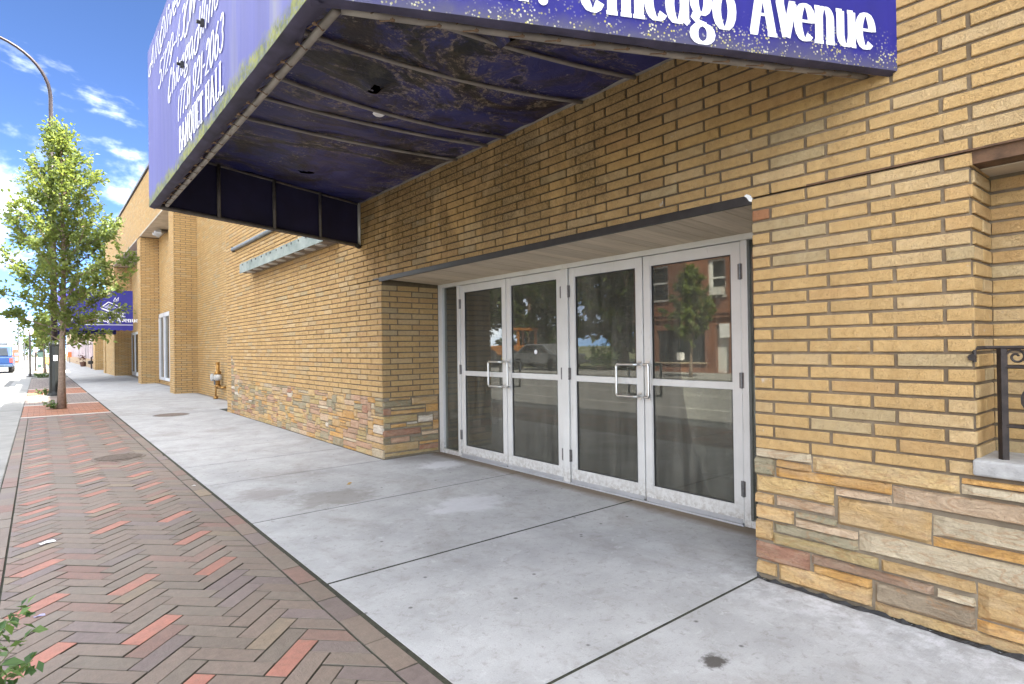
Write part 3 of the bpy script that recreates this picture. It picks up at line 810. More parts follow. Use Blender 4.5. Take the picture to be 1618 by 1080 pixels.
# jamb return left of the doors (colour, x from, x to, z from, z to)
TJ = [
 ('tan',3.198,3.475,0.678,0.702), ('dgreen',3.113,3.489,0.603,0.671), ('tan',3.501,3.861,0.611,0.694), ('olive',3.223,3.684,0.569,0.592), ('orange',3.694,3.861,0.508,0.601),
 ('red',3.12,3.212,0.51,0.584), ('orange',3.219,3.676,0.512,0.552), ('olive',3.119,3.566,0.417,0.491), ('white',3.586,3.784,0.389,0.468), ('grey',3.793,3.861,0.408,0.483),
 ('green',3.118,3.202,0.352,0.408), ('orange',3.215,3.413,0.357,0.393), ('white',3.427,3.565,0.383,0.402), ('olive',3.426,3.768,0.35,0.377), ('orange',3.79,3.861,0.291,0.398),
 ('red',3.114,3.614,0.257,0.331), ('olive',3.628,3.779,0.298,0.322), ('pink',3.633,3.861,0.235,0.27), ('dgreen',3.115,3.2,0.178,0.238), ('rose',3.213,3.46,0.179,0.235),
 ('dgreen',3.478,3.86,0.168,0.223), ('orange',3.597,3.86,0.125,0.151), ('buff',3.125,3.58,0.075,0.158), ('red',3.591,3.859,0.054,0.112), ('olive',3.137,3.858,0.022,0.054),
]
for cn, xa, xb, za, zb in TJ:
    addst('-y', J1+DP, [(xa-.001, za), (xb+.001, za), (xb+.001, zb+.002), (xa-.001, zb+.002)], cn, .020)
# left wall: random ashlar
gu, gz = .05, .0356; nu, nz_ = int((13.09-J1)/gu), 20
occ = np.zeros((nz_, nu), bool)
pal = ['buff']*6+['tan']*5+['orange']*3+['rose']*3+['pink']*2+['pale']*2+['green']*5+['dgreen']*1+['white']*1+['olive']*4+['red']*1
for r in range(nz_):
    for c_ in range(nu):
        if occ[r, c_]: continue
        hh = srng.choice((1, 1, 1, 2, 2, 2, 2, 3)); ww = srng.randint(3, 9) if hh < 3 else srng.randint(3, 7)
        hh = min(hh, nz_-r); ww = min(ww, nu-c_)
        while ww > 1 and occ[r, c_:c_+ww].any(): ww -= 1
        while hh > 1 and occ[r:r+hh, c_:c_+ww].any(): hh -= 1
        if ww <= 2 and hh == 1: hh = min(2, nz_-r); 
        if occ[r:r+hh, c_:c_+ww].any(): hh = 1
        occ[r:r+hh, c_:c_+ww] = True
        a, b = J1+c_*gu, J1+(c_+ww)*gu; za, zb = r*gz, (r+hh)*gz
        g = .0055; jl = lambda: srng.uniform(-.003, .003)
        addst('-x', K, [(a+g+jl(), za+g*.8), (b-g+jl(), za+g*.8), (b-g+jl(), zb-g*.8), (a+g+jl(), zb-g*.8)], srng.choice(pal), .020)
for a, b, za, zb, cn in ((12.46, 12.78, .715, .798, 'rose'), (12.79, 13.09, .715, .76, 'green'), (12.79, 13.09, .765, .80, 'pink'), (12.63, 12.9, .805, .865, 'olive'), (12.63, 12.9, .87, .93, 'buff'),
                         (12.91, 13.09, .805, .925, 'green'), (12.86, 13.09, .935, .99, 'rose'), (12.86, 13.09, .995, 1.06, 'green'), (12.98, 13.09, 1.07, 1.13, 'pale'), (12.98, 13.09, 1.135, 1.195, 'grey')):
    addst('-x', K, [(a, za), (b, za), (b, zb), (a, zb)], cn)
stones.sort(key=lambda s: -px_area([fpos(s[0], s[1], u, z, 0) for u, z in s[2]]))
for s in stones[:300]:
    mb = MB(); stone_geo(mb, *s[:4], srng, s[4]); P = [fpos(s[0], s[1], u, z, 0) for u, z in s[2]]
    mb.build('stone', ST, hall, origin=tuple(np.mean(P, axis=0)))
mb = MB()
for s in stones[300:]: stone_geo(mb, *s[:4], srng, s[4])
if mb.v: mb.build('stone_courses', ST, hall, kind='stuff')
# stone bedding mortar
MB().box(K-.0015, K+.001, -9, J0-.002, -.02, .709).build('stone_mortar', MO2, hall)
MB().box(K-.0015, K+.001, J1+.012, 13.1, -.02, .709).build('stone_mortar', MO2, hall)
MB().box(K+.002, CD-.01, J1+DP-.0015, J1+DP+.001, -.02, .709).build('stone_mortar', MO2, hall)
# tar seal and worn ledge along the foot of the pier
rng = random.Random(9); mb = MB(); y = -2.5; V = []; ys = []
while y < J0: ys.append(y); y += .035
top = [max(.004, .012+rng.uniform(-.010, .016)) for _ in ys]; front = [.004+rng.uniform(0, .014) for _ in ys]
for yy, t_, f_ in zip(ys, top, front): V += [(CW-.024, yy, t_), (CW-.026-f_, yy, .003)]
mb.add(V, [(2*i, 2*i+1, 2*i+3, 2*i+2) for i in range(len(ys)-1)]); mb.build('tar_seal', TAR, hall)
# blind window: sill, lintel, soffit
SILL = plain('pale_limestone', (.34, .33, .31), .8, 0, .22, 14, bump=.6)
MB().box(3.085, 3.409, .47, .697, .722, .792).build('window_sill', SILL, hall, bevel=.01)
MB().box(3.088, 3.409, -.9, .464, .720, .790).build('window_sill', SILL, hall, bevel=.01)
MB().box(CW+.012, CW+.13, -9, .70, 2.055, 2.139).box(CW-.002, CW+.012, -9, 1.375, 2.1115, 2.1205).build('window_lintel', RUST, hall)
MB().box(CW+.131, 3.409, -9, .682, 2.05, 2.10).build('window_soffit', SOFF, hall)
# door lintel, planked soffit
MB().box(CW-.006, CW+.022, J0+.002, J1+.05, 2.078, 2.130).box(CW-.003, CW+.006, J1+.052, J1+.22, 2.108, 2.126).box(CW+.022, CW+.10, J0+.002, J1-.002, 2.116, 2.132).build('door_lintel', BLACK, hall, bevel=.004)
MB().add([(CW-.008, 1.676, 2.125), (CW-.008, 1.70, 2.138), (CW-.008, 1.715, 2.13), (CW-.008, 1.70, 2.118), (CW-.008, 1.685, 2.095), (CW-.008, 1.672, 2.09),
          (CW+.01, 1.676, 2.125), (CW+.01, 1.70, 2.138), (CW+.01, 1.715, 2.13), (CW+.01, 1.70, 2.118), (CW+.01, 1.685, 2.095), (CW+.01, 1.672, 2.09)],
         [(0, 1, 2, 3, 4, 5), (11, 10, 9, 8, 7, 6)] + [(i, i+6, (i+1) % 6+6, (i+1) % 6) for i in range(6)]).build('caulk_blob', CAULK, hall)
tw = NT('stained_soffit_boards'); wn = tw.noise(1, 5, .6, .4, vec=tw.map((2.2, 30, 1)))
cw = tw.mix(tw.ramp(wn, .3, .7), (.50, .41, .29), (.66, .555, .42)); cw = tw.mix(1, cw, tw.attr(), 'MULTIPLY'); WOOD = tw.fin(cw, .75)
y = J0+.004; rng = random.Random(4)
while y < J1-.01:
    yb = min(y+.1245, J1-.004); zf = 2.108+rng.uniform(-.0015, .0015)
    g_ = rng.uniform(.86, 1.08)
    v = [(CW+.023, y+.002, zf), (CD+.06, y+.002, zf-.034), (CD+.06, yb-.002, zf-.034), (CW+.023, yb-.002, zf)]
    mb = MB(); mb.extrude(v, (0, 0, .012), (g_, g_, g_)); mb.build('plank', WOOD, hall, origin=(CW+.4, (y+yb)/2, 2.09)); y = yb
MB().box(CW+.1, CD+.09, J0, J1, 2.118, 2.139).build('soffit_backing', BLACK, hall)
# ---- door frame
T = .055
fr = MB()
fr.box(CD-.005, CD+.07, 6.130, 6.222, .0, 2.074).box(CD-.005, CD+.07, 5.747, 5.806, .0, 2.03).box(CD-.012, CD+.07, 3.924, 4.012, .0, 2.03)
fr.box(CD-.005, CD+.07, 2.133, 2.183, .0, 2.03).box(CD-.005, CD+.07, 1.69, 1.76, .0, 2.074)
fr.box(CD-.007, CD+.07, 1.76, 6.130, 2.031, 2.076)
fr.box(CD-.003, CD+.07, 5.806, 6.130, .0, .05).box(CD-.003, CD+.07, 1.76, 2.133, .0, .05)
dfr = fr.build('door_frame', ALU, hall, bevel=.003)
MB().box(CD+.03, CD+.036, 5.806, 6.130, .05, 2.03).build('pane', GLASS, dfr)
MB().box(CD+.03, CD+.036, 1.76, 2.133, .05, 2.03).build('pane', GLASS, dfr)
MB().box(CD-.02, CD+.1, 2.183, 5.747, -.015, .012).build('threshold', ALUD, hall, bevel=.003)
def door(y0, y1, hinge_hi, inward):
    s = .074; mb = MB(); x0, x1 = CD+.004+inward, CD+.046+inward
    mb.box(x0, x1, y0+.004, y0+s, .02, 2.026).box(x0, x1, y1-s, y1-.004, .02, 2.026)
    mb.box(x0+.001, x1-.001, y0+s, y1-s, 1.942, 2.026).box(x0+.001, x1-.001, y0+s, y1-s, .02, .143)
    mb.box(x0+.006, x1-.006, y0+s, y0+s+.008, .143, 1.942).box(x0+.006, x1-.006, y1-s-.008, y1-s, .143, 1.942)
    d = mb.build('door', ALU, hall, origin=(CD, y0, 0), bevel=.0025)
    MB().box(CD+.022+inward, CD+.027+inward, y0+s+.004, y1-s-.004, .14, 1.945).build('pane', GLASS, d)
    MB().box(CD+.006+inward, CD+.034+inward, y0+s, y1-s, .965, 1.02).build('push_rail', ALU, d, bevel=.004)
    MB().box(CD-.004+inward, CD+.003+inward, y0+.012, y1-.012, .014, .046).build('door_sweep', ALUD, d)
    ga = MB(); xa, xb = CD+.012+inward, CD+.026+inward; a_, b_ = y0+s+.008, y1-s-.008
    ga.box(xa, xb, a_, a_+.006, .143, 1.942).box(xa, xb, b_-.006, b_, .143, 1.942).box(xa, xb, a_+.006, b_-.006, .143, .149).box(xa, xb, a_+.006, b_-.006, 1.936, 1.942); ga.build('gasket', RUB_, d)
    hy = y1-.001 if hinge_hi else y0+.001
    for zz in (.265, 1.035, 1.81):
        hb = MB()
        for k in range(5): hb.tube([(CD-.006, hy, zz-.058+k*.0232), (CD-.006, hy, zz-.058+k*.0232+.0215)], .0085, 8)
        hb.box(CD-.006, CD+.003, hy-.018, hy+.018, zz-.055, zz+.055)
        hb.build('hinge', STEEL, d)
    return d
def handle(d, yb, sgn, zc=1.003, h=.265):
    P = [(CD+.004, yb, zc+h/2), (CD-.048, yb, zc+h/2), (CD-.062, yb+sgn*.014, zc+h/2), (CD-.062, yb+sgn*.185, zc+h/2), (CD-.062, yb+sgn*.20, zc+h/2-.015),
         (CD-.062, yb+sgn*.20, zc-h/2+.015), (CD-.062, yb+sgn*.185, zc-h/2), (CD-.062, yb+sgn*.014, zc-h/2), (CD-.048, yb, zc-h/2), (CD+.004, yb, zc-h/2)]
    mb = MB(); mb.tube(P, .0115, 10); mb.box(CD-.002, CD+.004, yb-.018, yb+.018, zc+h/2-.03, zc+h/2+.03).box(CD-.002, CD+.004, yb-.018, yb+.018, zc-h/2-.03, zc-h/2+.03)
    mb.build('pull_handle', CHROME, d, smooth=False)
d1 = door(4.875, 5.745, True, 0); d2 = door(4.014, 4.873, False, 0); d3 = door(3.055, 3.922, True, 0); d4 = door(2.185, 3.053, False, 0)
handle(d1, 4.915, 1); handle(d3, 3.095, 1); handle(d2, 4.83, -.25, h=.265); handle(d4, 3.01, -.25, h=.265)
MB().lathe([(.0, -.012), (.017, -.012), (.017, .004)], (CD, 4.83, 1.06), 12, axis='x').build('lock_cylinder', CHROME, d2)
mb = MB().box(CD+.05, CD+.11, 4.98, 5.2, 1.06, 1.13); mb.build('lock_box', plain('grey_lock_box', (.28, .30, .33), .5), d1, bevel=.01)
MB().lathe([(0, -.001), (.022, -.001), (.022, 0)], (CD+.0205, 4.42, 1.24), 14, axis='x').build('round_sticker', WHITE, d2)
# lobby behind the glass
LOB = plain('lobby_wall_paint', (.50, .49, .44), .8, 0, .1, 2); LOBF = plain('lobby_floor_tile', (.24, .24, .225), .45, 0, .25, 3); LOBC = plain('lobby_ceiling', (.3, .29, .27), .8)
mb = MB(); mb.box(3.96, 8.2, -2, 9, -.12, -.004); mb.build('lobby_floor', LOBF, hall)
mb = MB(); mb.box(8.0, 8.1, -2, 9, -.1, 2.9).box(3.96, 8, 6.9, 7, -.1, 2.9).box(3.96, 8, .3, .4, -.1, 2.9).box(5.4, 8, 4.7, 4.78, -.1, 2.9); mb.build('lobby_wall', LOB, hall)
MB().box(3.96, 8.1, -2, 9, 2.9, 3.0).build('lobby_ceiling', LOBC, hall)
mb = MB()
for k in range(14): mb.box(7.94, 7.99, 1.2+k*.16, 1.2+k*.16+.09, .1, 1.0)
mb.build('radiator', WPAINT, hall)

# ================================================================ MAIN AWNING
AX, AYN, AYF = .755, 2.04, 5.91        # front plane, near and far corner
WN_, WF_ = .953, 6.80                  # wall ends
ZB, ZC = 2.555, 3.10                   # bottom edge, ceiling
awn = thing('entrance_awning', 'large trapezoid blue awning with mouldy torn underside and BANQUET HALL lettering above the glass doors', 'awning', (CW, 4, 2.5))
def side_pt(near, s):                  # s = 0 at the wall, 1 at the front corner
    return np.array((CW+(AX-CW)*s, (WN_+(AYN-WN_)*s) if near else (WF_+(AYF-WF_)*s)))
# fabrics
def fabric(name, base, moss):
    t = NT(name); s = t.sep()
    v = t.noise(1.0, 5, .6, .2, vec=t.map((4, 4, .4)))
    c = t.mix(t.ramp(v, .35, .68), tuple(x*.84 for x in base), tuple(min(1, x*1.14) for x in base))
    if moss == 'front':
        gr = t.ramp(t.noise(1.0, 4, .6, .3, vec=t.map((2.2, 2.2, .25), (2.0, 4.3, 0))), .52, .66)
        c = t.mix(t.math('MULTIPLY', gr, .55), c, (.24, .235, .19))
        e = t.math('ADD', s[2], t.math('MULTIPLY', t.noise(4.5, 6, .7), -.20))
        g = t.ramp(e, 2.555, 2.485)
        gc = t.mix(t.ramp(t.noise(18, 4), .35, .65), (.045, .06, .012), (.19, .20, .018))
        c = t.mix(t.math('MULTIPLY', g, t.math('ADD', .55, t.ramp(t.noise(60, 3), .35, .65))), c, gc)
    else:
        dk = t.ramp(t.math('ADD', s[2], t.math('MULTIPLY', t.noise(5, 5, .7), -.16)), 2.56, 2.48)
        c = t.mix(t.math('MULTIPLY', dk, .75), c, (.085, .08, .10))
        sp = t.ramp(t.voro(75), .40, .22)
        on = t.math('MULTIPLY', t.ramp(t.math('ADD', s[2], t.math('MULTIPLY', t.noise(3.5, 5, .7), -.30)), 2.575, 2.46), t.ramp(t.noise(14, 4, .7), .44, .58))
        lc = t.mix(t.ramp(t.noise(50, 2), .4, .6), (.62, .60, .42), (.42, .38, .05))
        c = t.mix(t.math('MULTIPLY', sp, on), c, lc)
    t.bump(t.math('ADD', t.noise(1.0, 3, .5, 0, vec=t.map((5, 5, .6))), t.math('MULTIPLY', t.noise(400, 2), .03)), .25, .03)
    return t.fin(c, .62, 0, .3)
FF = fabric('faded_skylit_blue_vinyl', (.072, .075, .255), 'front'); FS = fabric('deep_blue_vinyl', (.016, .014, .17), 'side')  # front base colour paler for fading and for sky reflection put into it
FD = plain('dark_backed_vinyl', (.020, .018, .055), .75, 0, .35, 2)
PIPE = GALV
ZT = 3.905
mb = MB(); n = 26                       # front panel, slightly wavy
for i in range(n+1):
    y = AYN+(AYF-AYN)*i/n
    dx = .0016*math.sin(i*1.9)+.0014*math.sin(i*.7)
    for z in (ZB, ZB+.25, 3.1, 3.6, ZT): mb.v.append((AX+dx*(1 if z not in (ZT,) else .3)*(0 if i in (0, n) else 1), y, z)); mb.c.append((1, 1, 1))
for i in range(n):
    for k in range(4): mb.f.append((i*5+k, i*5+k+1, (i+1)*5+k+1, (i+1)*5+k))
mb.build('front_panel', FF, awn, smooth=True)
a, b = side_pt(True, 0), side_pt(True, 1)
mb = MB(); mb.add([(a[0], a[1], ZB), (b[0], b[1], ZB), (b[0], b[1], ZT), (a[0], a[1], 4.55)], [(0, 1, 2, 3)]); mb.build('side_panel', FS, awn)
c_, d_ = side_pt(False, 0), side_pt(False, 1)
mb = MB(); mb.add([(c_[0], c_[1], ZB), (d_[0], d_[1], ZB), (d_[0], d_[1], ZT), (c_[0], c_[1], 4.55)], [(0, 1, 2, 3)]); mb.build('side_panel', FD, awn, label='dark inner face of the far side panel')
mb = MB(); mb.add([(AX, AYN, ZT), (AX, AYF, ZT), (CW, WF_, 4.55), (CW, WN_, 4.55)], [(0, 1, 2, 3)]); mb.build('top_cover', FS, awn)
# turned-under lip
LIP = plain('mildewed_blue_vinyl', (.045, .04, .075), .8, 0, .45, 7)
mb = MB()
def lip_strip(p0, p1, inn, w0, n, nearside):
    V = []
    for i in range(n+1):
        s = i/n; P = p0*(1-s)+p1*s
        V.append((P[0], P[1], ZB+.001)); 
        ww = w0*(1+.12*math.sin(i*2.3)+.1*math.sin(i*5.1))
        V.append((P[0]+inn[0]*ww*.5, P[1]+inn[1]*ww*.5, ZB-.012)); V.append((P[0]+inn[0]*ww, P[1]+inn[1]*ww, ZB+.012))
    mb.add(V, [f for i in range(n) for f in ((3*i, 3*i+1, 3*i+4, 3*i+3), (3*i+1, 3*i+2, 3*i+5, 3*i+4))])
def inward(p0, p1, cen):
    d = (p1-p0)/np.linalg.norm(p1-p0); n_ = np.array((-d[1], d[0])); return n_ if np.dot(n_, cen-p0) > 0 else -n_
CEN = np.array((2.0, 4.0)); fA, fB = np.array((AX, AYN)), np.array((AX, AYF))
i1 = inward(fA, fB, CEN); i2 = inward(a, b, CEN); i3 = inward(c_, d_, CEN)
lip_strip(fA, fB, i1, .085, 34, False); lip_strip(a, b, i2, .075, 20, True)
mb.build('turned_lip', LIP, awn, smooth=True)
# bottom frame pipes
def off_line(p0, p1, inn, o): return p0+inn*o, p1+inn*o
pA, pB = off_line(fA, fB, i1, .125); qA, qB = off_line(a, b, i2, .118)
def sag_path(p0, p1, z0, sag, n=14, z1=None):
    z1 = z0 if z1 is None else z1
    return [(p0[0]+(p1[0]-p0[0])*i/n, p0[1]+(p1[1]-p0[1])*i/n, z0+(z1-z0)*i/n-sag*4*(i/n)*(1-i/n)) for i in range(n+1)]
MB().tube(sag_path(pA+np.array((0, .06)), pB-np.array((0, .08)), 2.575, -.0), .0175, 10).build('frame_pipe', PIPE, awn, smooth=True)
MB().tube(sag_path(qA+i2*.01+(qB-qA)*.015, qB-(qB-qA)*.04, 2.585, .012), .0165, 10).build('frame_pipe', PIPE, awn, smooth=True)
rA, rB = off_line(c_, d_, i3, .012)
RAIL = plain('dull_frame_rail', (.14, .125, .11), .6, .3, .3, 12)
MB().tube(sag_path(rA, rB, 2.575, 0), .018, 8).build('frame_rail', RAIL, awn, smooth=True)
MB().tube(sag_path(rA, rB, 3.085, 0), .013, 8).build('frame_rail', RAIL, awn, smooth=True)
for s, mt, rr in ((.009, ALU, .020), (.253, RAIL, .018), (.498, RAIL, .018), (.747, RAIL, .018), (.985, RAIL, .018)):
    P = side_pt(False, s)+i3*.022
    MB().tube([(P[0], P[1], 2.58), (P[0], P[1], 3.095)], rr, 8).build('frame_post', mt, awn, smooth=True)
MB().box(CW-.022, CW-.001, WN_+.25, WF_-.02, 3.088, 3.108).build('wall_rail', GALV, awn)
MB().tube([(CW-.02, WF_-.02, 2.56), (CW-.06, WF_-.06, 2.565)], .03, 8).build('corner_bracket', BLACK, awn)
# ribs under the ceiling
def zc(x, s_): return ZC-.02-.085*4*((x-AX)/(CW-AX))*(1-(x-AX)/(CW-AX))*s_
RIBS = [(4.68, 4.60, .45), (4.22, 4.12, .55), (3.78, 3.86, 1.0), (3.20, 2.96, .9), (2.70, 2.47, .8), (2.30, 2.06, .5), (5.25, 5.25, 0)]
for (ya, yb, sg) in RIBS[:6]:
    pts = []
    for i in range(17):
        s = i/16; x = .93+(CW-.01-.93)*s
        pts.append((x, ya+(yb-ya)*s, zc(x, sg)))
    MB().tube(pts, .0135, 8).build('rib', PIPE, awn, smooth=True)
# ceiling fabric with folds, mould and real holes
t = NT('mouldy_ceiling_vinyl')
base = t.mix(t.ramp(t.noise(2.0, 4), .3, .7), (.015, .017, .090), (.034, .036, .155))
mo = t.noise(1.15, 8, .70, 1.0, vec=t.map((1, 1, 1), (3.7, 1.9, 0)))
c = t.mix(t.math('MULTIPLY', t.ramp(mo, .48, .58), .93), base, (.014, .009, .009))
mo2 = t.noise(1.9, 8, .72, 1.4, vec=t.map((.8, 1.3, 1), (9.1, 5.2, 0)))
c = t.mix(t.math('MULTIPLY', t.ramp(mo2, .54, .63), .88), c, t.mix(t.ramp(t.noise(30, 4), .4, .6), (.014, .013, .006), (.045, .038, .020)))
ed = t.math('SUBTRACT', 1.0, t.ramp(t.math('ABSOLUTE', t.math('SUBTRACT', mo2, .55)), 0, .018))
c = t.mix(t.math('MULTIPLY', ed, .22), c, (.20, .13, .08))
pk = t.math('MULTIPLY', t.ramp(t.noise(42, 4, .7), .56, .66), t.ramp(t.noise(2.3, 4, .6, .5, vec=t.map((1, 1, 1), (1.2, 7.7, 3))), .52, .64))
c = t.mix(t.math('MULTIPLY', pk, .85), c, (.45, .40, .33))
t.bump(t.noise(5, 6, .6, 1), .5, .03)
big = t.noise(.75, 8, .70, 1.8, vec=t.map((.9, 1.5, 1), (2.2, 8.1, 1)))
ringb = t.math('SUBTRACT', 1.0, t.ramp(t.math('ABSOLUTE', t.math('SUBTRACT', big, .55)), .004, .030))
c = t.mix(t.math('MULTIPLY', t.ramp(big, .54, .60), .88), c, t.mix(t.ramp(t.noise(9, 6, .75), .46, .66), (.008, .008, .005), (.065, .058, .030)))
c = t.mix(t.math('MULTIPLY', t.math('MULTIPLY', ringb, t.ramp(t.noise(26, 5, .75), .44, .62)), .8), c, (.32, .25, .17))
CEIL = t.fin(c, .55, 0, .45)
from mathutils import noise as mn
holes = [(2.01, 5.56, .075, .05), (1.69, 3.44, .030, .055), (1.99, 2.44, .07, .09)]
nx, ny = 110, 260; mb = MB(); idx = {}
fold = sorted(RIBS, key=lambda r: r[0])
for i in range(nx+1):
    for j in range(ny+1):
        s = i/nx; x = (AX+.02)+(CW-.012-AX-.02)*s
        yl = AYN+(WN_-AYN)*(x-AX)/(CW-AX)+.02; yh = AYF+(WF_-AYF)*(x-AX)/(CW-AX)-.02
        y = yl+(yh-yl)*j/ny
        # height: rests on the ribs, bellies down between them
        ybs = [r[0]+(r[1]-r[0])*s for r in fold]; sgs = [r[2] for r in fold]
        sag = float(np.interp(y, [yl]+ybs+[yh], [.2]+sgs+[.0]))
        z = zc(x, sag)+.019
        kk = [yl]+ybs[:-1]+[yh]
        for p0, p1 in zip(kk, kk[1:]):
            if p0 <= y <= p1:
                q = (y-p0)/(p1-p0); env = math.sin(math.pi*q)*math.sin(math.pi*min(1, max(0, s*1.04)))
                z -= env*.05*(p1-p0)/.6*(.35+.65*abs(mn.noise((x*1.3, p0*3, 1))))
        z += .012*mn.noise((x*5, y*5, 0))+.02*mn.noise((x*1.7, y*2.3, 4))*math.sin(math.pi*s)
        for hx, hy, ra, rb in holes:
            dd = math.hypot((x-hx)/ra, (y-hy)/rb)
            z -= .035*math.exp(-(dd/2.2)**2)
        idx[i, j] = len(mb.v); mb.v.append((x, y, z)); mb.c.append((1, 1, 1))
for i in range(nx):
    for j in range(ny):
        cx = sum(mb.v[idx[i+a_, j+b_]][0] for a_ in (0, 1) for b_ in (0, 1))/4; cy = sum(mb.v[idx[i+a_, j+b_]][1] for a_ in (0, 1) for b_ in (0, 1))/4
        if any(math.hypot((cx-hx)/ra, (cy-hy)/rb)+.9*mn.noise((cx*16, cy*16, 2)) < 1 for hx, hy, ra, rb in holes): continue
        mb.f.append((idx[i, j], idx[i, j+1], idx[i+1, j+1], idx[i+1, j]))
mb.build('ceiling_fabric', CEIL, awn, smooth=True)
# torn flaps at the near hole
mb = MB()
mb.add([(1.93, 2.40, 3.03), (1.86, 2.53, 3.03), (1.98, 2.50, 2.93), (2.0, 2.44, 2.96)], [(0, 1, 2), (0, 2, 3)]); mb.add([(2.05, 2.40, 3.03), (2.06, 2.5, 3.03), (2.0, 2.46, 2.95)], [(0, 1, 2)])
mb.build('torn_flap', CEIL, awn)
MB().lathe([(0, -.014), (.032, -.014), (.044, -.004), (.044, .01)], (1.93, 3.87, 3.005), 16).build('recessed_light', WHITE, awn)
# lacing ties between lip and pipe
WIRE = plain('rusty_tie_wire', (.20, .13, .08), .7, .3, .4, 30)
rng = random.Random(17)
def ties(p0, p1, inn, n, zp):
    d = (p1-p0)/np.linalg.norm(p1-p0)
    for i in range(n):
        s = (i+.5)/n; P = p0+(p1-p0)*s; j = rng.uniform(-.015, .015)
        A = P+inn*.072+d*(j-.045); B = P+inn*.120+d*j; Cc = P+inn*.072+d*(j+.035)
        mb = MB(); mb.tube([(A[0], A[1], ZB-.002), (A[0], A[1], ZB-.012), tuple((A+(B-A)*.6))+(2.553,), (B[0], B[1], zp-.023), (B[0]+inn[0]*.024, B[1]+inn[1]*.024, zp), (B[0], B[1], zp+.023), (Cc[0], Cc[1], ZB+.004)], .0028, 5)
        mb.lathe([(.004, -.002), (.010, -.002), (.010, .002), (.004, .002)], (A[0], A[1], ZB-.012), 8)
        mb.build('lacing_tie', WIRE, awn)
ties(fA+np.array((0, .1)), fB-np.array((0, .15)), i1, 20, 2.575); ties(a+(b-a)*.06, a+(b-a)*.93, i2, 14, 2.583)
# lettering
fn = np.array((-1., 0, 0)); fu = np.array((0, -1., 0)); up = np.array((0, 0, 1.))
def front_text(txt, y0, y1, zb, h, thick, thin, **k):
    mb = MB(); text_mesh(mb, txt, (AX-.0055, y0, zb), fu, up, fn, h, thick, thin, fit=(y0-y1), **k); mb.build('lettering', WHITE, awn)
front_text('BANQUET HALL', 4.485, 3.255, 2.640, .170, .135, .05)
front_text('(773) 921-2063', 4.53, 3.25, 2.865, .180, .105, .07, shear=.22, serif=False)
front_text('Chicago, Illinois 6', 4.90, 2.98, 3.135, .185, .105, .070, shear=.42, serif=False, swash=True)
front_text('5729-43 West C', 5.35, 3.14, 3.37, .180, .105, .070, shear=.36, serif=False, swash=True)
front_text('All Olive M', 5.78, 4.15, 3.65, .175, .105, .070, shear=.42, serif=False, swash=True)
su = np.array((a[0]-b[0], a[1]-b[1], 0)); SLEN = np.linalg.norm(su); su /= SLEN
sn = np.array((su[1], -su[0], 0)); sn = sn if sn[1] < 0 else -sn
def side_text(txt, d0, d1, zb, h, thick, thin, **k):      # d measured from the wall end
    o = np.array((a[0], a[1], zb))-su*d0+sn*.004
    mb = MB(); text_mesh(mb, txt, o, su, up, sn, h, thick, thin, fit=d0-d1, **k); mb.build('lettering', WHITE, awn)
side_text('Avenue', .790, .135, 2.640, .255, .165, .05)
side_text('Chicago', 1.58, .860, 2.640, .255, .165, .05)
side_text('5729 W.', 2.36, 1.70, 2.640, .255, .165, .05)
for yy, zz in ((4.298, 3.175), (3.688, 3.18)):
    MB().box(AX-.025, AX-.006, yy-.016, yy+.016, zz-.018, zz+.018).lathe([(.0, -.02), (.011, -.02), (.011, 0)], (AX-.025, yy, zz), 8, axis='x').build('lamp_stub', BLACK, awn)

# ================================================================ SMALL THINGS ON THE WALL
SIGNM = NT('weathered_galvanised_sheet'); n_ = SIGNM.noise(3, 6, .65, .3, vec=SIGNM.map((1, 1, 1.6)))
SIGNM = SIGNM.fin(SIGNM.mix(SIGNM.ramp(n_, .3, .7), (.14, .185, .165), (.33, .36, .33)), .6, .25)
sgn = thing('sign_channel', 'long weathered grey metal sign channel fixed to the brick wall left of the awning', 'sign', (CW, 9.5, 2.7))
mb = MB(); Y0_, Y1_ = 7.40, 11.42; XF = 2.87
mb.box(XF, XF+.012, Y0_, Y1_, 2.70, 2.872).box(XF+.012, CW-.001, Y0_, Y0_+.012, 2.72, 2.872).box(XF+.012, CW-.001, Y1_-.012, Y1_, 2.72, 2.872)
mb.build('channel_body', SIGNM, sgn)
MB().box(XF+.012, CW-.001, Y0_+.012, Y1_-.012, 2.715, 2.728).build('channel_underside', plain('brown_underside', (.16, .13, .10), .8), sgn)
for k in range(9): MB().lathe([(.05, -.012), (.075, -.012), (.08, .004), (.05, .004)], (2.985, 7.75+k*.42, 2.714), 14).build('lamp_ring', ALUD, sgn)
rng = random.Random(8)
for k in range(13):
    yy = 8.0+k*.262+rng.uniform(-.06, .06)
    MB().box(XF-.004, XF-.001, yy, yy+rng.uniform(.03, .07), 2.83, 2.85+rng.uniform(0, .018)).build('screw_slot', BLACK, sgn)
pp = thing('wall_conduit', 'dark grey conduit pipe running along the wall above the sign channel', 'pipe', (CW, 11, 3.33))
MB().tube([(CW-.03, 9.2, 3.32), (CW-.03, 12.75, 3.345)], .038, 10).build('pipe', plain('grey_conduit', (.17, .19, .20), .5, .4), pp, smooth=True)
MB().tube([(CW+.002, 12.72, 3.345), (CW-.055, 12.72, 3.345)], .05, 10).build('end_bracket', BLACK, pp)
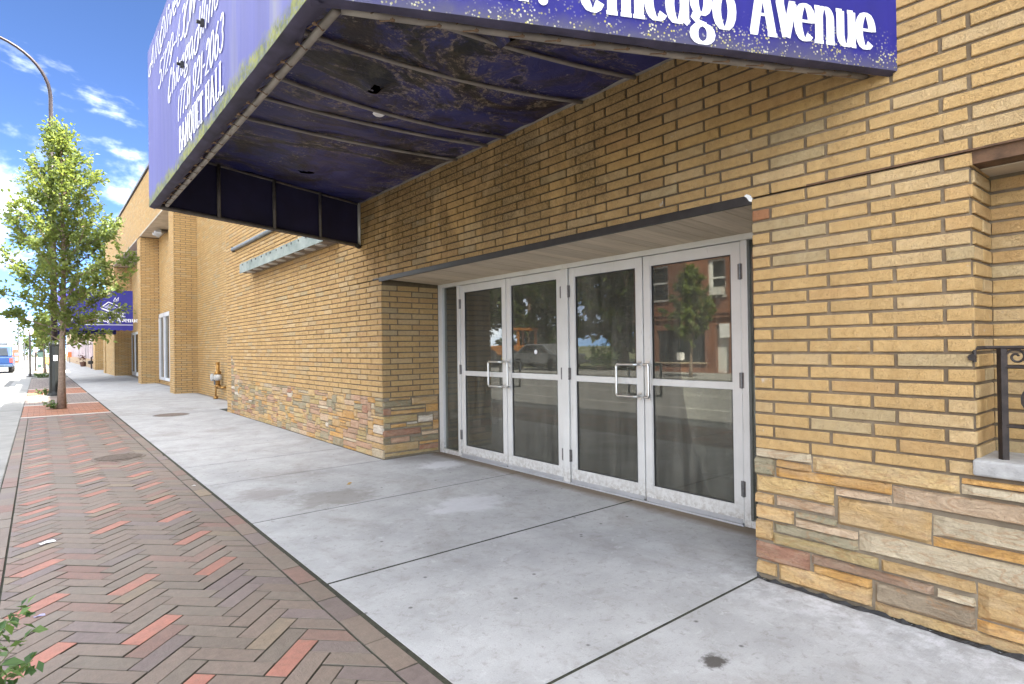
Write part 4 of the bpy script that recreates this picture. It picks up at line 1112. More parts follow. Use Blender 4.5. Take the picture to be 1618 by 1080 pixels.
# standpipe / meter at the recessed wall
BRS = plain('tarnished_brass', (.36, .20, .06), .45, .75, .35, 20)
GRYM = plain('grey_meter_paint', (.42, .41, .38), .6, 0, .2, 10)
sp = thing('wall_standpipe', 'brass and grey pipe fitting with valve standing against the recessed brick wall', 'pipe fitting', (3.72, 16.9, 0))
X_, Y_ = 3.70, 17.0
mb = MB(); mb.tube([(X_, Y_, .28), (X_, Y_, .93)], .055, 10); mb.lathe([(.075, 0), (.085, .02), (.085, .07), (.07, .09)], (X_, Y_, .66), 12); mb.lathe([(.07, 0), (.085, .02), (.085, .05), (.06, .07)], (X_, Y_, .32), 12)
mb.tube([(X_, Y_, .32), (X_+.02, Y_-.25, .32), (3.83, Y_-.3, .32)], .03, 8); mb.build('brass_riser', BRS, sp, smooth=True)
mb = MB(); mb.lathe([(.06, 0), (.10, .03), (.10, .12), (.06, .16)], (X_, Y_-.02, .50), 14); mb.lathe([(.02, -.12), (.10, -.12), (.10, -.06), (.03, -.05)], (X_-.02, Y_+.12, .58), 12, axis='x'); mb.build('meter_body', GRYM, sp, smooth=True)
MB().box(X_-.06, X_+.04, Y_+.06, Y_+.19, .38, .52).build('meter_box', plain('dark_meter', (.08, .08, .08), .6), sp, bevel=.01)
MB().tube([(X_-.02, Y_+.14, .40), (X_-.02, Y_+.14, .06)], .022, 8).tube([(X_-.02, Y_+.14, .0), (X_-.02, Y_+.14, .07)], .06, 8).build('drop_pipe', BRS, sp, smooth=True)
MB().lathe([(.04, 0), (.055, .01), (.055, .05), (.03, .06)], (X_, Y_, .93), 10).build('cap', BRS, sp)
vc = thing('pipe_cap', 'small black round pipe cap sticking out of the recessed wall', 'pipe cap', (3.8, 15.1, .55))
MB().lathe([(.0, -.10), (.055, -.10), (.06, -.06), (.04, -.05), (.04, .03)], (3.83, 15.0, .56), 12, axis='x').build('cap_body', BLACK, vc)
fl = thing('flood_light', 'twin-headed metal floodlight under the first high soffit', 'floodlight', (3.7, 25.6, 5.7))
for dy in (-.22, .22):
    MB().lathe([(.05, -.14), (.07, -.1), (.12, .05), (.12, .08)], (3.55, 25.6+dy, 5.78), 12, axis='x').build('lamp_head', ALUD, fl)
MB().box(3.6, 3.85, 25.45, 25.75, 5.84, 5.92).build('mount_box', STEEL, fl)
# iron grille before the blind window
gr = thing('window_grille', 'black wrought iron window grille with scrolls on the pale stone sill', 'grille', (3.15, .4, .8))
gx = 3.17
MB().tube([(gx, .607, .79), (gx, .607, 1.262)], .0185, 4).build('post', IRON, gr)
MB().tube([(gx, -.6, .79), (gx, -.6, 1.262)], .0125, 4).build('post', IRON, gr)
MB().tube([(3.112, .688, 1.205), (3.112, .688, 1.255), (3.125, .684, 1.265), (gx, .66, 1.266), (gx, -.6, 1.266)], .0085, 6).lathe([(.004, -.006), (.015, -.006), (.015, .006), (.004, .006)], (3.10, .693, 1.225), 8, axis='x').build('top_rail', IRON, gr)
MB().tube([(gx, .607, 1.185), (gx, -.6, 1.185)], .008, 6).tube([(gx, .607, .935), (gx, -.6, .935)], .008, 6).build('rail', IRON, gr)
for k in range(4):
    cy = .607-.047-k*.15
    sp_ = [(gx, cy+(.034-.0013*i)*math.cos(i*.42+.3), 1.227+(.034-.0013*i)*math.sin(i*.42+.3)) for i in range(22)]
    MB().tube(sp_, .0052, 5).build('small_scroll', IRON, gr)
for k in range(3):
    cy = .607-.147-k*.30
    sp_ = [(gx, cy+(.135-.0046*i)*math.cos(i*.33+2.6), 1.06+(.118-.0043*i)*math.sin(i*.33+2.6)) for i in range(25)]
    MB().tube(sp_, .0065, 5).lathe([(.0, -.006), (.022, -.006), (.022, .006), (0, .006)], (gx, cy, 1.06), 8, axis='x').build('large_scroll', IRON, gr)

# ================================================================ GROUND DETAILS
dg = thing('drain_cover', 'oval rust-brown iron drain grate set in the herringbone brick paving', 'drain cover', (.76, 8.62, 0))
IR2 = plain('brown_cast_iron', (.15, .115, .092), .65, .4, .35, 20)
MB().lathe([(.0, -.01), (.285, -.01), (.285, .004), (.25, .006), (.25, -.004), (0, -.004)], (.76, 8.62, 0), 28).build('rim', IR2, dg)
for k in range(9):
    yy = 8.62-.2+k*.05; hw = math.sqrt(max(.01, .235**2-(yy-8.62)**2))
    MB().box(.76-hw, .76+hw, yy-.014, yy+.014, .002, .012).build('bar', IR2, dg)
mh = thing('manhole_cover', 'round dark iron manhole cover in the pale concrete sidewalk', 'manhole cover', (2.09, 13.6, 0))
MB().lathe([(0, .0), (.30, .0), (.30, .005), (.285, .007), (.275, .005), (0, .005)], (2.09, 13.6, .001), 28).build('lid', IR2, mh)
MB().lathe([(.285, .0), (.33, .0), (.33, .004), (.285, .004)], (2.09, 13.6, .001), 28).build('frame_ring', plain('grey_iron_ring', (.2, .19, .18), .7), mh)
def litter(x, y, sx, sy, rz, mat, label):
    mb = MB(); c0, s0 = math.cos(rz), math.sin(rz)
    V = []
    for i in range(4):
        for j in range(3):
            u, v = (i/3-.5)*sx, (j/2-.5)*sy
            V.append((x+u*c0-v*s0, y+u*s0+v*c0, .004+.004*math.sin(i*1.7+j*2.1)))
    mb.add(V, [(i*3+j, (i+1)*3+j, (i+1)*3+j+1, i*3+j+1) for i in range(3) for j in range(2)])
    return tag(mb.build('paper_scrap', mat, origin=(x, y, .004)), label, 'litter')
litter(.035, 5.12, .095, .05, .5, WHITE, 'white paper scrap lying on the pavers beside a red brick near the curb')
litter(-.005, 3.72, .045, .018, .2, plain('lavender_scrap', (.35, .33, .5), .7), 'tiny lavender scrap on the pavers near the green weed')
litter(1.15, 6.3, .03, .018, .3, WHITE, 'small white scrap on the paver border beside the concrete slab')
litter(2.31, 5.35, .10, .03, .9, plain('dry_leaf', (.38, .24, .07), .8), 'curled tan dry leaf on the concrete before the doors')

# ================================================================ PLANTS AND TREES
def mat_leaf(name, dark, light, trans=.45):
    t = NT(name); col = t.attr()
    c = t.mix(t.sep(col)[0], dark, light)
    df = t.b; t.fin(c, .55, 0, .35)
    tr = t.n.new('ShaderNodeBsdfTranslucent'); t.put(tr.inputs[0], t.mix(1, c, (1.25, 1.2, .55), 'MULTIPLY'))
    ms = t.n.new('ShaderNodeMixShader'); ms.inputs[0].default_value = trans
    t.l.new(df.outputs[0], ms.inputs[1]); t.l.new(tr.outputs[0], ms.inputs[2]); t.l.new(ms.outputs[0], t.out.inputs['Surface'])
    return t.m
LEAF = mat_leaf('street_tree_leaf', (.115, .165, .055), (.26, .31, .12), .55)
LEAFD = mat_leaf('distant_leaf', (.05, .085, .025), (.11, .15, .04))
LEAFW = mat_leaf('weed_leaf', (.045, .10, .035), (.16, .25, .08), .35)
BARK = plain('grey_brown_bark', (.21, .155, .115), .9, 0, .35, 18, bump=.8)
def leaves(P, D, size, rs, name, mat, parent, fold=.25):
    """P: twig points (n,3), D: twig directions; one folded leaf (two quads) each"""
    n = len(P)
    d = D + rs.normal(0, .55, (n, 3)); d /= np.linalg.norm(d, axis=1)[:, None]
    nrm = rs.normal(0, .6, (n, 3)) + np.array((0, 0, 1.0)); nrm -= d*(nrm*d).sum(1)[:, None]; nrm /= np.linalg.norm(nrm, axis=1)[:, None]
    s = np.cross(d, nrm); ln = size*rs.uniform(.65, 1.3, n)[:, None]; wd = ln*.30
    droop = np.array((0, 0, -1.0))*ln*.12
    a = P; m1 = P+d*ln*.5; e = P+d*ln+droop
    l = m1+s*wd+nrm*wd*fold; r = m1-s*wd+nrm*wd*fold
    V = np.stack([a, l, e, r], 1).reshape(-1, 3)
    Fc = (np.arange(n)*4)[:, None]+np.array([[0, 1, 2, 3]])
    mb = MB(); mb.v = V.tolist(); mb.f = [tuple(f) for f in Fc.tolist()]
    c = np.repeat(rs.uniform(0, 1, n)**1.2, 4); mb.c = [(x, x, x) for x in c]
    return mb.build(name, mat, parent)
def tree(x, y, z, H, base, rad, rs_seed, nbr, nleaf, lsize, label, group=None, r0=.09, leafmat=None, name='street_tree', shape='cone', lean=(0, 0)):
    rs = np.random.RandomState(rs_seed)
    t = thing(name, label, 'tree', (x, y, z), group)
    wood = MB()
    tp = [(x+lean[0]*s+.03*math.sin(s*5+rs_seed), y+lean[1]*s+.03*math.cos(s*4), z+H*.97*s) for s in np.linspace(0, 1, 12)]
    wood.tube(tp, [r0*1.35 if i == 0 else r0*(1-.9*i/11)+.004 for i in range(12)], 10)
    P = []; D = []
    for b in range(nbr):
        s = base/H + (1-base/H)*((b+.3)/nbr)**.95
        hh = (s*H-base)/(H-base)
        prof = (1-hh)**.75*(.55+.45*min(1, hh/.18)) if shape == 'cone' else math.sqrt(max(.02, 1-(2*hh-.9)**2))
        ln = rad*prof*rs.uniform(.72, 1.15)+.14
        an = b*2.4+rs.uniform(-.4, .4)
        el = R(rs.uniform(12, 34)+34*hh)
        p0 = np.array((x+lean[0]*s, y+lean[1]*s, z+s*H*.96)); d0 = np.array((math.cos(an)*math.cos(el), math.sin(an)*math.cos(el), math.sin(el)))
        npt = 9; pts = []; d = d0.copy(); p = p0.copy()
        for k in range(npt):
            pts.append(p.copy()); p = p+d*ln/(npt-1); d = d+rs.normal(0, .07, 3)+np.array((0, 0, .015)); d /= np.linalg.norm(d)
        wood.tube(pts, [max(.003, r0*.34*(1-.85*k/(npt-1))*(.4+.6*prof)) for k in range(npt)], 5)
        nt_ = max(3, int(ln*11))
        for q in range(nt_):
            f = rs.uniform(.12, 1.0); k = min(npt-2, int(f*(npt-1))); q0 = pts[k]+(pts[k+1]-pts[k])*rs.uniform()
            dd = (pts[k+1]-pts[k]); dd /= np.linalg.norm(dd)
            td = dd*.9+rs.normal(0, .75, 3)+np.array((0, 0, .15)); td /= np.linalg.norm(td); tl = rs.uniform(.12, .42)*(1.2-.5*f)*(rad/1.8)**.5
            if q < nt_*.6: wood.tube([q0, q0+td*tl*.5+rs.normal(0, .015, 3), q0+td*tl], [.005, .004, .002], 3, cap=False)
            m_ = rs.randint(5, 11)
            for g in range(m_): P.append(q0+td*tl*(g+.6)/m_+rs.normal(0, .02, 3)); D.append(td)
        for g in range(9): P.append(pts[-1]+d*rs.uniform(-.05, .16)+rs.normal(0, .02, 3)); D.append(d)
    # leader shoots
    for g in range(40): P.append(np.array(tp[-1])+np.array((0, 0, rs.uniform(-.5, .12)))+rs.normal(0, .04, 3)); D.append(np.array((0, 0, 1.0))+rs.normal(0, .3, 3))
    P = np.array(P); D = np.array(D)
    if len(P) < nleaf:
        k = rs.randint(0, len(P), nleaf-len(P)); P = np.vstack([P, P[k]+rs.normal(0, .06*(rad/1.8), (len(k), 3))]); D = np.vstack([D, D[k]])
    elif len(P) > nleaf:
        k = rs.permutation(len(P))[:nleaf]; P = P[k]; D = D[k]
    wood.build('trunk', BARK, t, smooth=True)
    leaves(P, D, lsize, rs, 'crown', leafmat or LEAF, t)
    return t
tree(.44, 17.15, 0, 6.55, 1.5, 1.85, 5, 66, 17500, .098, 'slender young street tree with bright green leaves growing in the nearest red brick pit', r0=.072)
tree(.30, 46, 0, 3.7, 1.5, 1.2, 9, 34, 5000, .12, 'small leafy street tree further down beside the black sign posts', 'young trees along the far kerb', r0=.06)
tree(.25, 66, 0, 4.0, 1.6, 1.3, 12, 30, 3500, .15, 'far street tree half hidden behind the nearer crowns', 'young trees along the far kerb', r0=.06, leafmat=LEAFD)
tree(5.6, 63, 0, 12.2, 7, 3.2, 15, 36, 5000, .30, 'tall tree whose top shows above the roof of the banquet hall', None, r0=.2, leafmat=LEAFD, name='background_tree', shape='round')
rs = np.random.RandomState(4)
# weed at the lower left corner of the view
WEEDS = [(-.02, 2.85, .26), (-.06, 3.12, .24), (-.03, 2.66, .20), (-.12, 2.5, .40), (-.15, 2.7, .30)]
wd = thing('roadside_weed', 'green leafy weed leaning over the pavers by the curb', 'plant', (-.27, 2.35, 0))
mb = MB(); P = []; D = []
for k, (ex, ey, ez) in enumerate(((-.055, 3.02, .30), (-.02, 2.52, .28), (-.10, 2.80, .34), (-.09, 2.45, .30), (-.14, 2.95, .22), (-.075, 2.62, .16), (-.13, 2.60, .36), *WEEDS)):
    b0 = np.array((-.29+rs.uniform(-.03, .02), 2.40+rs.uniform(-.1, .15), 0)); e = np.array((ex, ey, ez)); mid = (b0+e)/2+np.array((-.03, 0, .10))
    pts = [b0*(1-s)**2+2*mid*s*(1-s)+e*s*s for s in np.linspace(0, 1, 10)]
    mb.tube(pts, [.0032*(1-.6*i/9) for i in range(10)], 5)
    for i in range(3, 10):
        for q in range(3):
            dd = pts[i]-pts[i-1]; dd /= np.linalg.norm(dd); P.append(pts[i]+rs.normal(0, .010, 3)); D.append(dd*.5+rs.normal(0, .5, 3)+np.array((0, 0, .1)))
mb.build('stem', plain('weed_stem', (.14, .17, .06), .7), wd, smooth=True)
leaves(np.array(P), np.array(D), .048, rs, 'leaf_cluster', LEAFW, wd)
def bush(x, y, r, h, n, lsize, label, seed, name='low_shrub', mat=None, group=None):
    rs = np.random.RandomState(seed); b = thing(name, label, 'plant', (x, y, 0), group)
    mb = MB(); P = []; D = []
    for k in range(n):
        an = rs.uniform(0, 6.28); rr = r*math.sqrt(rs.uniform()); tip = np.array((x+rr*math.cos(an), y+rr*math.sin(an), h*rs.uniform(.5, 1.05)))
        b0 = np.array((x+rr*.3*math.cos(an), y+rr*.3*math.sin(an), 0)); pts = [b0+(tip-b0)*s for s in (0, .5, 1)]
        mb.tube(pts, .004, 3)
        for g in range(9): P.append(b0+(tip-b0)*rs.uniform(.25, 1)+rs.normal(0, .02, 3)); D.append((tip-b0)/np.linalg.norm(tip-b0)+rs.normal(0, .4, 3))
    mb.build('stem', BARK, b); leaves(np.array(P), np.array(D), lsize, rs, 'foliage', mat or LEAFW, b); return b
bush(.30, 17.2, .24, .16, 26, .06, 'tuft of weeds around the foot of the nearest street tree', 31, 'weed_tuft')
bush(.15, 22.6, .2, .2, 16, .07, 'weed tuft beside the black lamp base', 32, 'weed_tuft')
bush(.85, 43.0, .45, .55, 40, .10, 'low green shrub beyond the lamp base beside the sidewalk', 33)
bush(.2, 39.6, .5, .22, 50, .08, 'low strip of grass and ground cover before the concrete pad', 34, 'ground_cover')
bush(.9, 64, .6, 1.0, 60, .13, 'leafy shrub beside the far chairs', 35)

# ================================================================ STREET FURNITURE
lp = thing('street_lamp', 'tall dark street lamp with curved arm and thick black base cabinet behind the nearest tree', 'street lamp', (.39, 22.3, 0))
DKG = plain('black_green_cast_iron', (.008, .010, .010), .5, .3, .3, 10); BRZ = plain('bronze_pole', (.030, .022, .023), .4, .5, .2, 8)
lx, ly = .375, 22.3
MB().lathe([(.20, 0), (.20, .05), (.165, .09), (.15, .14), (.14, 1.50), (.155, 1.52), (.155, 1.56), (.10, 1.66)], (lx+.01, ly, 0), 12).build('base_cabinet', DKG, lp)
MB().box(lx-.3, lx+.28, ly-.3, ly+.3, -.05, .012).build('footing', CURB, lp)
MB().box(lx-.03, lx+.06, ly-.152, ly-.146, 1.06, 1.22).build('paper_notice', WHITE, lp)
top = [(lx-.0, ly, 1.6), (lx-.02, ly, 4.5), (lx-.04, ly, 7.9)]
MB().tube(top, [.085, .078, .068], 12).build('pole', BRZ, lp, smooth=True)
arm = [(lx-.04, ly, 7.8), (lx-.04, ly, 8.1), (lx-.042, ly, 8.35), (lx-.045, ly, 9.0)]
for k in range(1, 13):
    an = R(90*k/12); arm.append((lx-.05-1.55*(1-math.cos(an)), ly-.02*k, 9.0+1.42*math.sin(an)))
arm += [(lx-2.2, ly-.3, 10.38), (lx-2.9, ly-.3, 10.30)]
MB().tube(arm, [.07, .085, .055, .052]+[.05-.0012*k for k in range(12)]+[.035, .034], 10).build('curved_arm', BRZ, lp, smooth=True)
mb = MB(); mb.lathe([(.02, -.1), (.12, -.05), (.16, .3), (.12, .6), (.03, .65)], (lx-3.5, ly-.3, 10.28), 12, axis='x'); mb.build('lamp_head', BRZ, lp)
PINK = plain('faded_sign_back', (.72, .62, .60), .6)
ps = thing('sign_post', 'thin black sign post with round base plate at the curb, the nearest one', 'sign post', (-.36, 41.3, 0))
MB().tube([(-.36, 41.3, 0), (-.36, 41.3, 2.45)], .045, 8).build('post', BLACK, ps)
MB().lathe([(.20, 0), (.20, .03), (.07, .06), (.055, .16)], (-.36, 41.3, 0), 12).build('base_plate', BLACK, ps)
MB().box(-.60, -.22, 41.27, 41.285, 2.30, 2.62).build('sign_plate', PINK, ps, bevel=.004)
p2 = thing('sign_post', 'second thin black post beyond the nearest sign post with a small pale head', 'sign post', (-.17, 55, 0))
MB().tube([(-.17, 55, 0), (-.17, 55, 1.35)], .05, 8).build('post', BLACK, p2)
MB().lathe([(.05, 0), (.13, .06), (.14, .28), (.08, .36)], (-.17, 55, 1.33), 10).build('meter_head', PINK, p2)
bn = thing('litter_bin', 'tall dark green cabinet shaped litter bin under the far street tree', 'bin', (.18, 62, 0))
MB().box(-.05, .38, 61.8, 62.2, .1, 1.45).build('bin_body', plain('dark_green_bin', (.03, .06, .05), .5), bn, bevel=.03)
MB().box(-.09, .42, 61.75, 62.25, 1.45, 1.52).box(0, .04, 61.85, 61.9, 0, .1).box(.29, .33, 61.85, 61.9, 0, .1).build('bin_lid', DKG, bn)
um = thing('patio_umbrella', 'pale grey patio umbrella beyond the lamp base', 'umbrella', (.66, 80, 0))
MB().lathe([(1.0, 1.85), (.5, 2.15), (.03, 2.35)], (.66, 80, 0), 8).build('canopy', plain('pale_canvas', (.66, .68, .72), .8), um)
MB().tube([(.66, 80, 0), (.66, 80, 2.3)], .03, 6).build('pole', WPAINT, um)
def chair(x, y, col, label):
    t = thing('patio_chair', label, 'chair', (x, y, 0), 'patio chairs by the far planting')
    m_ = plain('chair_paint', col, .5)
    MB().box(x-.25, x+.25, y-.25, y+.25, .42, .46).build('seat', m_, t)
    MB().box(x-.25, x+.25, y+.23, y+.26, .5, .92).build('backrest', m_, t)
    for sx in (-.23, .23):
        for sy in (-.23, .23): MB().tube([(x+sx, y+sy, 0), (x+sx*.9, y+sy*.9, .44)], .015, 5).build('leg', m_, t)
chair(-.02, 58.6, (.7, .66, .6), 'white patio chair left of the tall green bin'); chair(.62, 59, (.72, .38, .10), 'orange patio chair right of the tall green bin')

# ---- parked pickup
tk = thing('pickup_truck', 'bright blue pickup truck parked at the curb with its tailgate towards us', 'pickup truck', (-2.40, 57, -.105))
PAINT = NT('blue_car_paint'); PAINT.b.inputs['Coat Weight'].default_value = .15; PAINT = PAINT.fin((.004, .032, .12), .45, .1)
DKGL = plain('dark_car_glass', (.03, .035, .04), .08, 0, .05, 3, spec=.8); RUB = plain('black_rubber', (.02, .02, .02), .8); REDL = plain('red_tail_lens', (.55, .04, .035), .25)
tx0, tx1, ty = -3.36, -1.42, 54.2; gz_ = -.105
def tprof(pts, x0, x1): return [(x0, ty+y, gz_+z) for y, z in pts], (x1-x0, 0, 0)
mb = MB(); mb.extrude(*tprof([(0, .55), (0, 1.12), (2.0, 1.16), (5.5, 1.12), (5.6, .85), (5.6, .50), (5.1, .42), (.3, .42)], tx0, tx1)); mb.build('body', PAINT, tk, bevel=.05)
mb = MB(); mb.extrude(*tprof([(1.75, 1.15), (2.05, 1.86), (2.4, 1.93), (3.1, 1.92), (4.0, 1.15)], tx0+.10, tx1-.10)); mb.build('cab', PAINT, tk, bevel=.07)
mb = MB(); mb.add([(tx0+.28, ty+1.775, gz_+1.25), (tx1-.28, ty+1.775, gz_+1.25), (tx1-.36, ty+2.03, gz_+1.80), (tx0+.36, ty+2.03, gz_+1.80)], [(0, 1, 2, 3)]); ro = mb.build('rear_window', DKGL, tk); ro.location.y -= .02
for xs in (tx0+.098, tx1-.098): MB().add([(xs, ty+2.2, gz_+1.25), (xs, ty+3.6, gz_+1.25), (xs, ty+3.1, gz_+1.82), (xs, ty+2.3, gz_+1.82)], [(0, 1, 2, 3)]).build('side_window', DKGL, tk)
MB().box(tx0+.16, tx1-.16, ty-.012, ty+.01, gz_+.68, gz_+1.09).build('tailgate', PAINT, tk, bevel=.02)
MB().box(tx0+.02, tx1-.02, ty-.14, ty+.04, gz_+.44, gz_+.62).build('rear_bumper', plain('silver_blue_bumper', (.05, .08, .13), .4, .3), tk, bevel=.03)
for xs in (tx0, tx1-.15): MB().box(xs-.006, xs+.156, ty-.02, ty+.06, gz_+.74, gz_+1.06).build('tail_light', REDL, tk, bevel=.01)
MB().box(-2.56, -2.22, ty-.152, ty-.14, gz_+.46, gz_+.58).build('number_plate', WHITE, tk)
MB().box(tx1+.0, tx1+.24, ty+3.65, ty+3.75, gz_+1.22, gz_+1.42).build('wing_mirror', plain('mirror_shell', (.12, .2, .33), .4), tk, bevel=.02)
for xs in (tx0+.13, tx1-.13):
    for yy in (1.05, 4.55):
        wh = MB().lathe([(.22, -.13), (.38, -.12), (.395, 0), (.38, .12), (.22, .13)], (xs, ty+yy, gz_+.395), 20, axis='x').build('wheel', RUB, tk, smooth=False)
        MB().lathe([(.0, -.132), (.21, -.128), (.21, .128), (0, .132)], (xs, ty+yy, gz_+.395), 14, axis='x').build('rim', CHROME, wh)

# ================================================================ SECOND AWNING
A2 = thing('welcome_awning', 'deep blue WELCOME awning with scalloped valance over the far entrance beyond the pilasters', 'awning', (3.2, 33, 2.2))
BL2 = fabric('deep_blue_awning', (.055, .045, .34), 'none') if False else plain('deep_blue_awning_cloth', (.030, .026, .23), .65, 0, .12, 3)
yF, yB, xo, xi, zf, zt = 30.0, 37.0, .65, 3.195, 2.47, 3.93
def scallop(p0, p1, n):
    mb = MB(); p0, p1 = np.array(p0, float), np.array(p1, float)
    for i in range(n*6):
        s0, s1 = i/(n*6), (i+1)/(n*6); f = lambda s: 2.24-.035*abs(math.sin(math.pi*n*s))
        A, B = p0+(p1-p0)*s0, p0+(p1-p0)*s1
        mb.add([(A[0], A[1], zf-.03), (A[0], A[1], f(s0)), (B[0], B[1], f(s1)), (B[0], B[1], zf-.03)], [(0, 1, 2, 3)])
    return mb
MB().box(xo, xi, yF, yF+.02, zf, zt).build('side_panel', BL2, A2)
MB().box(xo, xo+.02, yF+.02, yB, zf, zt).build('front_panel', BL2, A2)
MB().box(xo, xi, yB, yB+.02, zf-.1, zt).build('side_panel', FD, A2)
MB().box(xo+.02, xi, yF+.02, yB, zt-.02, zt-.002).build('top_cover', BL2, A2)
MB().box(xo+.02, xi, yF+.02, yB, 3.0, 3.02).build('ceiling_fabric', FD, A2)
for P0, P1, n_ in (((xo, yF-.004), (xi, yF-.004), 12), ((xo-.004, yF), (xo-.004, yB), 30), ((xo, yB+.024), (xi, yB+.024), 12)):
    scallop(P0, P1, n_).build('valance', BL2, A2)
mb = MB(); mb.box(xo, xi, yF-.012, yF-.005, 2.44, 2.462); mb.build('piping', WHITE, A2)
def a2t(txt, x0, x1, zb, h, th, tn):
    mb = MB(); text_mesh(mb, txt, (x0, yF-.008, zb), (1, 0, 0), up, (0, -1, 0), h, th, tn, fit=x1-x0); mb.build('lettering', WHITE, A2)
a2t('WELCOME', 1.86, 2.92, 2.80, .17, .25, .09); a2t('5729 W. Chicago Avenue', .80, 3.40, 2.58, .20, .20, .085)
mb = MB()                                  # open-book emblem with a small flame-like dove above it
def seg2(pts, w_):
    P = np.array(pts, float)
    for p0, p1 in zip(P, P[1:]):
        d = (p1-p0)/np.linalg.norm(p1-p0); nn = np.array((-d[1], d[0]))*w_/2
        mb.add([(q[0], yF-.008, q[1]) for q in (p0-nn, p1-nn, p1+nn, p0+nn)], [(0, 1, 2, 3)])
seg2([(2.05, 3.17), (2.42, 3.02), (2.75, 3.22), (2.32, 3.42), (2.05, 3.17)], .035); seg2([(2.08, 3.13), (2.42, 2.97), (2.78, 3.18)], .025)
for k in range(4): seg2([(2.16+k*.05, 3.22+k*.03), (2.38+k*.07, 3.11+k*.025)], .018)
seg2([(2.50, 3.48), (2.56, 3.62), (2.60, 3.5), (2.68, 3.64), (2.66, 3.48), (2.5, 3.46)], .016)
mb.build('emblem', WHITE, A2)

# ================================================================ FAR STOREFRONTS
sf = thing('storefront_row', 'low row of far storefronts with pale framed windows beyond the banquet hall', 'building', (3.3, 60, 0))
PKW = plain('pinkish_white_panel', (.62, .52, .52), .7, 0, .1, 3)
fb = bricks_for('-x', 3.15, 43.3, 44.4, .02, 4.6, seed=51, ph=(0, .147)) + bricks_for('-y', 43.3, 3.16, 4.0, .02, 4.6, seed=52, ph=(0, .147)) + bricks_for('-y', 52.0, 3.2, 4.0, .02, 4.6, seed=53, ph=(0, .147)) + bricks_for('-x', 3.2, 52, 54, .02, 4.6, seed=54, ph=(0, .147))
mb = MB()
for p in fb: brick_geo(mb, p, rng, simple=True)
mb.build('brick_courses', BR, sf, kind='stuff')
mb = MB(); mb.box(3.15+DP, 12, 43.3+DP, 44.4, -.1, 4.6).box(3.7, 12, 44.4, 52, -.1, 4.6).box(3.2+DP, 12, 52+DP, 54, -.1, 4.6).box(3.55, 12, 54, 112, -.1, 4.7); mb.build('wall', MO, sf)
TANW = plain('tan_brick_far', (.36, .24, .13), .85, 0, .3, 5)
MB().box(3.35, 3.56, 54, 112, -.05, .75).build('window_bulkhead', TANW, sf); MB().box(3.35, 3.56, 54, 112, 2.35, 4.7).build('fascia', TANW, sf)
y = 54.2; k = 0
while y < 110:
    if k % 3 == 1: MB().box(3.50, 3.54, y, y+1.2, 0, 2.35).build('door', BLACK, sf); y += 1.3
    else:
        f_ = MB().box(3.36, 3.5, y, y+.25, .75, 2.35).box(3.36, 3.5, y+2.3, y+2.55, .75, 2.35).box(3.36, 3.5, y+.25, y+2.3, 2.15, 2.35).build('window', PKW, sf)
        MB().box(3.47, 3.49, y+.25, y+2.3, .75, 2.15).build('pane', GLASS2 if k % 2 else PKW, f_); y += 2.75
    k += 1
mt = thing('gas_meter', 'dark pipework meter standing on the sidewalk against the far storefronts', 'meter', (3.25, 56, 0))
MB().tube([(3.2, 56, 0), (3.2, 56, .9), (3.3, 56, .95)], .05, 6).lathe([(.05, 0), (.18, .05), (.18, .25), (.05, .3)], (3.15, 56.2, .35), 10).build('meter_body', BLACK, mt)
pt = thing('planter', 'dark potted plant standing outside the far storefront windows', 'planter', (3.2, 66, 0))
MB().lathe([(.18, 0), (.26, .4), (.28, .42)], (3.15, 66, 0), 10).build('pot', plain('brown_pot', (.14, .07, .05), .8), pt)
rs = np.random.RandomState(8); P = rs.normal(0, .16, (90, 3))+np.array((3.15, 66, .75)); leaves(P, rs.normal(0, 1, (90, 3)), .16, rs, 'foliage', plain('dark_red_leaf', (.14, .06, .04), .7), pt)
os_ = thing('orange_sign', 'small orange sign on a stand at the far end of the storefronts', 'sign', (3.2, 92, 0))
MB().box(2.85, 3.25, 92, 92.04, .7, 1.35).build('sign_board', plain('orange_board', (.75, .20, .05), .6), os_); MB().tube([(3.05, 92.05, 0), (3.05, 92.05, .8)], .03, 6).build('stand', BLACK, os_)

# ================================================================ FAR END OF THE STREET
PALE = plain('pale_far_wall', (.62, .61, .60), .8, 0, .06, .5)
wb = thing('white_building', 'long low white building at the far left end of the street', 'building', (-12, 170, 0))
MB().box(-40, -4.5, 168, 190, -.1, 4.9).build('wall', PALE, wb); MB().box(-16, -9, 167.9, 168, 5.0, 5.6).build('parapet', PALE, wb)
for k in range(5): MB().box(-6.6-k*4, -5.2-k*4, 167.85, 167.98, 1.8, 3.6).build('window', DKGL, wb)
lw = thing('boundary_wall', 'pale low wall before the white far building', 'wall', (-4, 130, 0))
MB().box(-9, -2.1, 130, 130.4, -.1, 2.5).build('wall_panel', plain('cream_wall', (.60, .56, .50), .85), lw); MB().box(-9.05, -2.05, 129.95, 130.45, 2.5, 2.62).build('wall_cap', PALE, lw)
kk = thing('brown_gatehouse', 'small rust brown arched hut at the end of the street beside a pale post', 'hut', (-2.55, 110, 0))
prof = [(-2.98, -.1), (-2.98, 1.45)]+[(-2.6+.38*math.cos(R(180-180*i/8)), 1.45+.45*math.sin(R(180*i/8))) for i in range(1, 8)]+[(-2.22, 1.45), (-2.22, -.1)]
mb = MB(); mb.extrude([(x, 110, z) for x, z in prof], (0, 2, 0)); mb.build('hut_body', plain('rust_brown_paint', (.22, .065, .035), .7), kk)
MB().box(-2.9, -2.3, 109.94, 110, .25, .75).build('notice_board', plain('grey_board', (.4, .45, .45), .6), kk)
gp = thing('gate_post', 'pale square post right of the rust brown hut', 'post', (-2.05, 110, 0))
